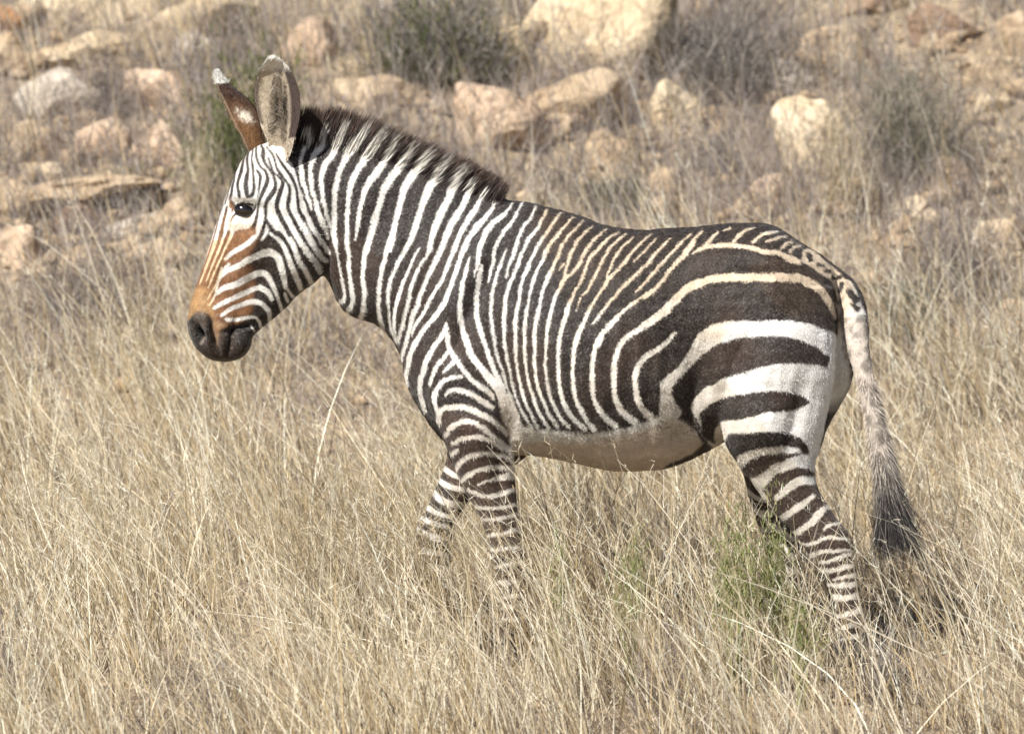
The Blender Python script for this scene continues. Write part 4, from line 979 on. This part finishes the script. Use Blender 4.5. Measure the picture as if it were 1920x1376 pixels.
# ears: cupped leaves with inner and outer skins, joined to the body mesh
def ear(outline, yc, cup, face, colour, twist=0.0):
    """outline: list of (left x, right x, y) from base to tip; face = -1 opens towards -y"""
    st = resample([(a, b, c) for a, b, c in outline], 6); nvv = 17; V = []; C = []
    for layer in (0, 1):
        for i, (l, r, py) in enumerate(st):
            t = i / (len(st) - 1); wdt = (r - l) / PXM / 2; cx = X((l + r) / 2)
            for j in range(nvv):
                v = -1 + 2 * j / (nvv - 1)
                dep = cup * (1 - v * v) * min(1, wdt / 0.03) * (1.0 - 0.35 * t)
                thick = 0.0075 * math.sqrt(max(1 - v * v, 0)) * min(1, 4 * (1 - t) + 0.15)
                y = yc[0] + (yc[1] - yc[0]) * t - twist * v * wdt - face * (dep + (thick if layer else 0))
                V.append((cx + v * wdt, y, Z(py)))
                C.append(colour(t, v, layer, (l + r) / 2 + v * (r - l) / 2, py))
    n1 = len(st) * nvv; F = []
    for i in range(len(st) - 1):
        for j in range(nvv - 1):
            a, b, c, d = i * nvv + j, i * nvv + j + 1, (i + 1) * nvv + j + 1, (i + 1) * nvv + j
            F.append((a, b, c)); F.append((a, c, d)); F.append((n1 + a, n1 + c, n1 + b)); F.append((n1 + a, n1 + d, n1 + c))
    for i in range(len(st) - 1):
        for j in (0, nvv - 1):
            a, d = i * nvv + j, (i + 1) * nvv + j
            F.append((a, d, n1 + d)); F.append((a, n1 + d, n1 + a))
    for j in range(nvv - 1):
        i = len(st) - 1; a, b = i * nvv + j, i * nvv + j + 1
        F.append((a, b, n1 + b)); F.append((a, n1 + b, n1 + a))
    return np.array(V), np.array(F), np.clip(np.array(C), 0.004, 0.85)

def near_ear_col(t, v, layer, px, py):
    g = random.uniform(0.85, 1.15)
    rim = np.array((0.045, 0.026, 0.02))
    q = min(max((138 - py) / 14, 0), 1); tip = np.array((0.82, 0.77, 0.68))
    if layer: return (rim * (1 - q) + tip * q) * g
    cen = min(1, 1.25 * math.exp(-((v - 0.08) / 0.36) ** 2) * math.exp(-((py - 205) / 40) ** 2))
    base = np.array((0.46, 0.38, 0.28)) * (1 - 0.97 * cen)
    edge = 0.0
    if v > 0.50 and 126 < py < 260: edge = min((v - 0.50) / 0.10, 1) * min((py - 128) / 10, 1)
    if v < -0.80 and 150 < py < 235: edge = min((-v - 0.80) / 0.1, 1) * 0.9
    base = base * (1 - edge) + rim * edge
    return (base * (1 - q) + tip * q) * g
def far_ear_col(t, v, layer, px, py):
    g = random.uniform(0.85, 1.15)
    if py < 156: return np.array((0.80, 0.76, 0.70)) * g
    d = np.array((0.055, 0.028, 0.018)); tan = np.array((0.17, 0.085, 0.036))
    k = min(max((py - 178) / 50, 0), 1)
    c = d * (1 - k) + tan * k
    jx, jy = random.gauss(0, 3), random.gauss(0, 2.5)
    spot = min(1, 1.3 * math.exp(-((px + jx - 458) / 15) ** 4 - ((py + jy - 219 - (px - 460) * 0.42) / 7.5) ** 2))
    c = c * (1 - spot) + np.array((0.78, 0.68, 0.55)) * spot
    if v < -0.85: c = c * 0.5 + np.array((0.6, 0.45, 0.3)) * 0.5
    return c * g
eyn = float(near_y(524, 285)); eyn = -0.05 if eyn > 5 else eyn
e1 = ear([(517, 540, 303), (509, 548, 284), (500, 553, 262), (489, 561, 235), (482, 565, 208), (478, 564, 182), (480, 558, 158), (488, 547, 136), (498, 533, 120), (506, 521, 112.5), (511, 514, 110.5)], (-0.050, -0.118), 0.036, -1, near_ear_col, 0.75)
e2 = ear([(480, 502, 300), (464, 500, 282), (452, 494, 258), (437, 489, 232), (426, 482, 210), (415, 466, 186), (406.5, 440, 165), (401, 424, 150), (399.5, 414, 140), (402, 408.5, 134.5), (404, 406, 133.5)], (0.045, 0.085), 0.026, 1, far_ear_col)
# triangulate body and join
me.calc_loop_triangles()
tri = np.zeros(len(me.loop_triangles) * 3, np.int32); me.loop_triangles.foreach_get('vertices', tri); tri = tri.reshape(-1, 3)
Vb, Tb, Cb = merge([(co, tri, colr), e1, e2])
bpy.data.meshes.remove(me)
zeb = empty('zebra', (X(1250), 0, 0), label='striped mountain zebra walking through tall dry grass, head lowered', category='zebra')
off = np.array([X(1250), 0, 0])
link('body', fast_mesh('zebra_body', Vb - off, Tb, Cb), zeb, M_FUR)

# eyes
V, T = ico(3)[0], ICO4[1]
V, T = ico(3)
ye = float(near_y(461, 396))
for sgn in (1, -1):
    Ve = V * np.array([0.031, 0.019, 0.0215]); a = math.radians(8)
    Ve = np.stack([Ve[:, 0] * math.cos(a) + Ve[:, 2] * math.sin(a), Ve[:, 1], -Ve[:, 0] * math.sin(a) + Ve[:, 2] * math.cos(a)], 1)
    Ve[:, 1] += sgn * (ye + 0.0075)
    Ve += np.array([X(461), 0, Z(396)])
    link('eye', fast_mesh('eye', Ve - off, T), zeb, M_EYE)

    # lids: rolled rims round the globe
    rim = []
    for up in (1, -1):
        for j in range(13):
            b_ = math.pi * j / 12; cx = math.cos(b_) * 0.0315; cz = up * math.sin(b_) * (0.0195 if up > 0 else 0.0165)
            rim.append((cx * math.cos(a) + cz * math.sin(a), 0.012 * (1 - math.sin(b_)) - 0.0095 * math.sin(b_), -cx * math.sin(a) + cz * math.cos(a)))
    Vr, Tr = [], []
    for half in (0, 1):
        pts = rim[half * 13:half * 13 + 13]; o0 = len(Vr)
        for p in pts:
            for q in range(8):
                an = q * math.pi / 4; rr = 0.0042 if half == 0 else 0.0034
                Vr.append((X(461) + p[0] + rr * math.cos(an) * .3, sgn * (ye + 0.0075 + p[1] - rr * math.sin(an)), Z(396) + p[2] + rr * math.cos(an)))
        for k_ in range(12):
            for q in range(8):
                i0_, i1_ = o0 + k_ * 8 + q, o0 + k_ * 8 + (q + 1) % 8
                Tr.append((i0_, i1_, i1_ + 8)); Tr.append((i0_, i1_ + 8, i0_ + 8))
    link('eyelid', fast_mesh('eyelid', np.array(Vr) - off, np.array(Tr), np.tile(np.array([[0.03, 0.022, 0.019]]), (len(Vr), 1))), zeb, M_HAIR)
    nl = 70; b_ = rng.uniform(0.15, 2.6, nl); cx = np.cos(b_) * 0.031; cz = np.sin(b_) * 0.021
    Pl = np.stack([X(461) + cx * math.cos(a) + cz * math.sin(a), sgn * (ye + 0.0075 + 0.012 * (1 - np.sin(b_)) - 0.012 * np.sin(b_)), Z(396) - cx * math.sin(a) + cz * math.cos(a)], 1)
    Dl = unit(np.stack([np.cos(b_) * .5 - .2, np.full(nl, -sgn * 1.0), rng.normal(-.15, .15, nl)], 1))
    Vl, Tl, Cl = blades(Pl, Dl, rng.uniform(.010, .018, nl), 0.0012, np.array([0, 0, -0.004]), np.array([0.015, 0.011, 0.01]), 2)
    link('eyelashes', fast_mesh('eyelashes', Vl - off, Tl, Cl), zeb, M_HAIR)

# mane: stiff upright hair along the crest, white where the stripes run into it, dark at the tips
crest = resample([(556, 262), (600, 264), (650, 272), (700, 285), (750, 300), (800, 320), (850, 340), (900, 357), (944, 371)], 8)
tipl = resample([(568, 196), (620, 199), (676, 209), (736, 234), (792, 259), (843, 281), (888, 303), (925, 323), (952, 346)], 8)
NM = 17000
t = rng.uniform(0, 1, NM); f = t * (len(crest) - 1.001); i0 = f.astype(int); fr = (f - i0)[:, None]
cr = crest[i0] * (1 - fr) + crest[i0 + 1] * fr; tp = tipl[i0] * (1 - fr) + tipl[i0 + 1] * fr
dirv = tp - cr; ln = np.linalg.norm(dirv, axis=1, keepdims=True); dirv /= ln
drop = rng.random((NM, 1)) ** 1.8 * 26 - 3
side = np.where(rng.random(NM) < 0.62, -1.0, 1.0)
rt = cr - dirv * drop
ysurf = near_y(rt[:, 0], rt[:, 1]); ysurf = np.where(ysurf > 5, -0.01, ysurf)
P = np.stack([X(rt[:, 0]), side * np.abs(ysurf) * rng.uniform(0.2, 1.0, NM), Z(rt[:, 1])], 1)
Lm = (ln[:, 0] * (1.04 - 0.62 * rng.random(NM) ** 1.3) + drop[:, 0] * 0.6) / PXM
clm = wob(np.stack([t * 2.2, 0.3 * side, 0 * t], 1), 0.05, 8)
Lm *= 1 + 0.12 * clm
D = unit(np.stack([dirv[:, 0] + 0.06 * clm + rng.normal(0, .10, NM), -side * 0.10 + rng.normal(0, .05, NM) - P[:, 1] * 2.0, -dirv[:, 1] + rng.normal(0, .07, NM)], 1))
wv = sample(rt[:, 0] + dirv[:, 0] * 6, rt[:, 1] + dirv[:, 1] * 6, blur(WH.copy(), 1))
dark = np.array([0.030, 0.020, 0.017]); brown = np.array([0.12, 0.082, 0.064])
white = np.array([0.78, 0.73, 0.64])
wv = np.clip((wv - 0.5) * 3 + 0.5 + 0.15 * rng.normal(size=NM), 0, 1)[:, None]
cbase = dark * (1 - wv) + white * wv
tipd = np.where(rng.random((NM, 1)) < 0.45, dark, brown * rng.uniform(.7, 1.9, (NM, 1)))
Vm, Tm, Cm = blades(P, D, Lm, 0.0019, np.stack([rng.normal(0, .006, NM) + 0.004, rng.normal(0, .006, NM), np.zeros(NM)], 1), cbase, 5, None)
Cm = Cm.reshape(NM, 11, 3); Vq = Vm.reshape(NM, 11, 3); WB = blur(WH.copy(), 1); wj = rng.normal(0, 3.0, NM)
for q in range(11):
    wq = sample(960 + Vq[:, q, 0] * PXM + wj, 1230 - Vq[:, q, 2] * PXM, WB)[:, None]
    Cm[:, q] = dark * (1 - wq) + white * wq
kst = 0.52 + 0.25 * rng.random((NM, 1))
for q in range(11):
    tt = (q // 2) / 5
    kk = np.clip((tt - kst) / 0.2, 0, 1)
    Cm[:, q] = Cm[:, q] * (1 - kk) + tipd * kk
link('mane', fast_mesh('mane', Vm - off, Tm, Cm.reshape(-1, 3)), zeb, M_HAIR)

# tail tuft: pale hair along the dock turning to black at the end
NT = 9000
tl = resample([(1617, 700), (1628, 750), (1640, 800), (1650, 850), (1658, 900), (1664, 940)], 8)
t = rng.random(NT) ** 0.75; f = t * (len(tl) - 1.001); i0 = f.astype(int); fr = (f - i0)[:, None]
q = tl[i0] * (1 - fr) + tl[i0 + 1] * fr
a = rng.uniform(0, 6.28, NT); r = 0.022 * (1 - 0.4 * t)
P = np.stack([X(q[:, 0]) + r * np.cos(a), -0.145 + r * np.sin(a), Z(q[:, 1])], 1)
D = unit(np.stack([0.20 + (0.12 + 0.16 * t * t) * np.cos(a) + rng.normal(0, .09, NT), 0.16 * np.sin(a) + rng.normal(0, .06, NT), -np.ones(NT)], 1))
L = (0.03 + 0.20 * t ** 2.2) * rng.uniform(0.6, 1.15, NT)
L = np.minimum(L, (P[:, 2] - Z(1085)) * rng.uniform(.6, 1.0, NT))
ct = np.where((t < 0.74)[:, None] | (rng.random((NT, 1)) < 0.15), np.array([0.56, 0.48, 0.40]), np.array([0.05, 0.045, 0.042])) * rng.uniform(.7, 1.2, (NT, 1))
ce = np.where((t + 0.1 * rng.normal(size=NT) < 0.55)[:, None], np.array([0.55, 0.48, 0.41]), np.array([0.045, 0.04, 0.04]))
V, T, C = blades(P, D, L, 0.0020, np.stack([rng.normal(0.004, .012, NT), rng.normal(0, .012, NT), np.zeros(NT)], 1), ct, 4, ce)
link('tail_tuft', fast_mesh('tail_tuft', V - off, T, C), zeb, M_HAIR)

# short coat hair over the skin, so stripes and outline are furry
nb = len(co)
NC = 170000
sel = rng.integers(0, nb, NC); sel = sel[co[sel, 1] < 0.12]
P = co[sel]; nn = no[sel]
flow = np.stack([np.full(len(P), 0.55), np.zeros(len(P)), np.full(len(P), -0.8)], 1) + 0.35 * rng.normal(size=(len(P), 3))
flow = unit(flow - (flow * nn).sum(1)[:, None] * nn)
short = np.where((960 + P[:, 0] * PXM < 560) | (1230 - P[:, 2] * PXM > 880), 0.55, 1.0)
D = unit(flow + nn * 0.32)
V, T, C = blades(P - nn * 0.001, D, rng.uniform(0.006, 0.013, len(P)) * short, 0.0017, np.zeros(3), colr[sel] * rng.uniform(0.88, 1.10, (len(P), 1)), 1)
ef = [(V, T, C)]
for (Ve, Fe, Ce), fy in ((e1, 1), (e2, -1)):
    m = len(Ve) // 2; k = np.concatenate([rng.integers(0, m, 900), rng.integers(m, 2 * m, 3200)])
    Pe = Ve[k] + rng.normal(0, .003, (len(k), 3)); sg = np.where(k >= m, fy, -fy)
    De = unit(np.stack([rng.normal(-.1, .3, len(k)), sg * 0.35 + rng.normal(0, .1, len(k)), 0.9 + rng.normal(0, .2, len(k))], 1))
    ef.append(blades(Pe, De, rng.uniform(.004, .008, len(k)) * np.where(Pe[:, 2] > Z(140), .5, 1), 0.0016, np.zeros(3), Ce[k] * rng.uniform(.85, 1.2, (len(k), 1)), 1))
V, T, C = merge(ef)
link('coat_hair', fast_mesh('coat_hair', V - off, T, C), zeb, M_COAT)

# soft hair inside the near ear
NE = 650
u = rng.uniform(0, 1, NE); v = np.where(rng.random(NE) < .5, -rng.uniform(0.3, 0.62, NE), rng.uniform(0.2, 0.40, NE))
px = 522 + v * 38 * (1 - 0.5 * u); py = 268 - u * 125
P = np.stack([X(px), -0.060 - 0.050 * u + 0.034 * (1 - v * v) * (1 - .35 * u) - 0.04 * v, Z(py)], 1)
D = unit(np.stack([-np.sign(v) * 0.5 + rng.normal(0, .3, NE), -0.6 + rng.normal(0, .2, NE), 0.7 + rng.normal(0, .3, NE)], 1))
V, T, C = blades(P, D, rng.uniform(.014, .034, NE), 0.0016, np.zeros(3), np.array([0.55, 0.48, 0.39]) * rng.uniform(.5, 1.2, (NE, 1)), 2)
link('ear_hair', fast_mesh('ear_hair', V - off, T, C), zeb, M_HAIR)


# ------------------------------------------------------------------ shrubs
OLIVE = np.array([[0.115, 0.115, 0.045], [0.15, 0.15, 0.065], [0.20, 0.185, 0.10], [0.09, 0.085, 0.04]])
SAGE = np.array([[0.16, 0.155, 0.115], [0.21, 0.20, 0.15], [0.12, 0.115, 0.085], [0.26, 0.235, 0.18]])
FRESH = np.array([[0.16, 0.20, 0.06], [0.22, 0.25, 0.10], [0.12, 0.155, 0.05], [0.28, 0.27, 0.13]])
DEAD = np.array([[0.30, 0.255, 0.23], [0.38, 0.33, 0.29], [0.22, 0.185, 0.17], [0.44, 0.37, 0.30]])
DUSK = np.array([[0.115, 0.105, 0.10], [0.16, 0.145, 0.13], [0.085, 0.08, 0.07], [0.21, 0.185, 0.16]])

OLIVE *= np.array([1.1, 1.25, 1.1]); DUSK *= 1.9; SAGE *= 1.35; FRESH *= np.array([1.5, 1.36, 1.6])
def shrub(px0, py0, px1, py1, pal, label, n_stem=120, n_leaf=2600, leaf=(0.02, 0.05), lw=0.004, y=None, upright=0.4, name='shrub', stem_w=0.004, stempal=DEAD, cat='shrub', group=None, low=0.35, tall=False):
    cx = (px0 + px1) / 2
    if y is None:
        x, y, z, s = on_ground(cx, py1)
    else:
        s = (y + DIST) / DIST; x = X(cx) * s; z = float(gh(x, y))
    w = (px1 - px0) / PXM * s / 2
    h = max((cam.location.z + (688 - py0) / PXM * s) - z, 0.05)
    root = empty(name, (x, y, z - 0.01), label=label, category=cat)
    if group: root['group'] = group
    # tips fill an uneven dome
    e = rng.normal(size=(n_stem, 3)); e = unit(e) * rng.uniform(0.35, 1.0, (n_stem, 1)) ** 0.6
    e[:, 2] = np.abs(e[:, 2])
    if tall: e[:, 2] = rng.uniform(0.62, 1.0, n_stem) * (1 - 0.35 * np.abs(e[:, 0]))
    lump = (0.92 + 0.10 * wob(e * 0.4 + x, 0.4, 6)) if tall else (0.75 + 0.45 * wob(e * 0.4 + x, 0.4, 6))
    tips = e * np.array([w, min(w, 0.35), h]) * lump[:, None]
    base = rng.normal(0, 0.12 * w, (n_stem, 3)) * np.array([1, 1, 0])
    d = tips - base; L = np.linalg.norm(d, axis=1)
    if py1 < 700: n_leaf = int(n_leaf * 0.7); lw *= 0.7; stem_w *= 0.75
    cs = pick(stempal, n_stem)
    V1, T1, C1 = blades(base, unit(d), L, stem_w, rng.normal(0, 0.1, (n_stem, 3)) * L[:, None], cs, 4)
    link('stem', fast_mesh('stem', V1, T1, C1), root, M_TWIG)
    k = rng.integers(0, n_stem, n_leaf); t = rng.uniform(low, 1.05, n_leaf)
    P = base[k] + d[k] * t[:, None] + rng.normal(0, (0.02 if tall else 0.075) * (w + h), (n_leaf, 3)) * np.array([1.2, .8, .7])
    P[:, 2] = np.maximum(P[:, 2], 0.01)
    D = unit(unit(d[k]) * 0.7 + np.array([0, 0, upright]) + 0.55 * rng.normal(size=(n_leaf, 3)))
    V2, T2, C2 = blades(P, D, rng.uniform(*leaf, n_leaf), lw, np.zeros(3), pick(pal, n_leaf, var=0.2), 2)
    link('foliage', fast_mesh('foliage', V2, T2, C2), root, M_LEAF)
    return root

# on the hillside
shrub(345, 70, 585, 330, OLIVE, 'olive green bush on the slope directly behind the two ears', 160, 7500, (.02, .06), .006)
shrub(640, -70, 1000, 150, np.concatenate([DUSK, DUSK * .8, OLIVE]), 'dark grey-green bush at the top, left of the largest boulder', 200, 9000, (.03, .09), .006)
shrub(1180, -60, 1560, 170, DUSK, 'grey leafless bush at the top, right of the largest boulder', 200, 5500, (.03, .09), .005)
shrub(125, 95, 270, 215, DEAD, 'small grey twiggy bush growing over the grey-white slab', 120, 2600, (.03, .07), .004)
shrub(175, 296, 300, 372, OLIVE, 'low green bush under the pale yellow flat stone', 60, 1500, (.02, .04), .006)
shrub(1630, 490, 1780, 640, SAGE, 'grey-green bush just right of the tail base', 130, 4200, (.02, .06), .005)
shrub(1560, 40, 1860, 330, SAGE * 1.1, 'tall grey-brown bush between the pale pointed rock and the leaning slab', 180, 5200, (.03, .08), .0045)
shrub(1660, 330, 1930, 560, DEAD, 'wide grey brush below the pale wedge near the right edge', 180, 5600, (.03, .08), .0045)
shrub(1270, 225, 1420, 320, DUSK * 1.3, 'small dark grey bush under the square tan block', 90, 2200, (.02, .05), .0045)
shrub(0, 420, 330, 590, DEAD, 'broad grey brush at the left edge where the grass begins', 200, 6000, (.03, .08), .0045)
shrub(1080, 300, 1230, 400, SAGE, 'greyish bush rising behind the middle of the back', 110, 2800, (.03, .07), .004)
shrub(330, 200, 425, 400, STRAW[[0, 1, 2]], 'upright straw tuft in front of the zebra forehead', 220, 700, (.03, .08), .003, upright=1.5, name='grass_tuft', stem_w=.003, stempal=STRAW, cat='grass tuft')
shrub(1500, 150, 1660, 400, STRAW[[0, 1, 3]] * .9, 'pale straw tuft standing against the pale pointed rock', 160, 600, (.03, .08), .003, upright=1.5, name='grass_tuft', stem_w=.003, stempal=STRAW, cat='grass tuft')
# in the grass round the zebra
shrub(1310, 905, 1448, 1110, FRESH, 'feathery green shrub in front of the hind legs', 48, 1250, (.014, .03), .0032, low=.72, tall=True, y=-0.6, upright=1.2, stempal=FRESH)
shrub(1428, 890, 1478, 1080, FRESH, 'upright green sprig crossing the front edge of the near hind leg', 18, 900, (.014, .03), .0030, low=.72, tall=True, y=-0.55, upright=1.6, stempal=FRESH)
shrub(1145, 945, 1225, 1090, FRESH, 'small feathery green shrub under the belly', 22, 620, (.014, .03), .003, low=.75, tall=True, y=-0.6, upright=1.2, stempal=FRESH)
shrub(1455, 1075, 1550, 1180, FRESH, 'low green tuft at the feet of the near hind leg', 22, 600, (.014, .03), .003, low=.7, tall=True, y=-0.8, upright=1.0, stempal=FRESH)
shrub(1025, 950, 1070, 1040, FRESH, 'tiny green sprig just behind the near foreleg', 14, 260, (.016, .034), .0032, low=.68, tall=True, y=-0.6, upright=1.2, stempal=FRESH)
shrub(1610, 1060, 1720, 1210, DUSK, 'dark dead twigs in the grass below the tail tuft', 120, 1000, (.02, .05), .003, y=-0.7, name='dead_shrub')
shrub(1200, 1080, 1290, 1180, DEAD, 'grey dead twigs in the grass between fore and hind legs', 110, 900, (.02, .05), .003, y=-0.8, name='dead_shrub')
shrub(340, 1170, 450, 1300, DUSK, 'dark dead twigs in the grass at the lower left', 80, 600, (.02, .05), .003, y=-1.1, name='dead_shrub')
shrub(-40, 1040, 60, 1200, DUSK, 'dark dead shrub cut by the left edge in the grass', 80, 700, (.02, .05), .003, y=-0.6, name='dead_shrub')
shrub(590, 960, 660, 1080, FRESH * .8, 'small dull green sprig in the grass below the muzzle', 20, 420, (.012, .03), .0026, y=0.2, upright=1.2, stempal=FRESH)
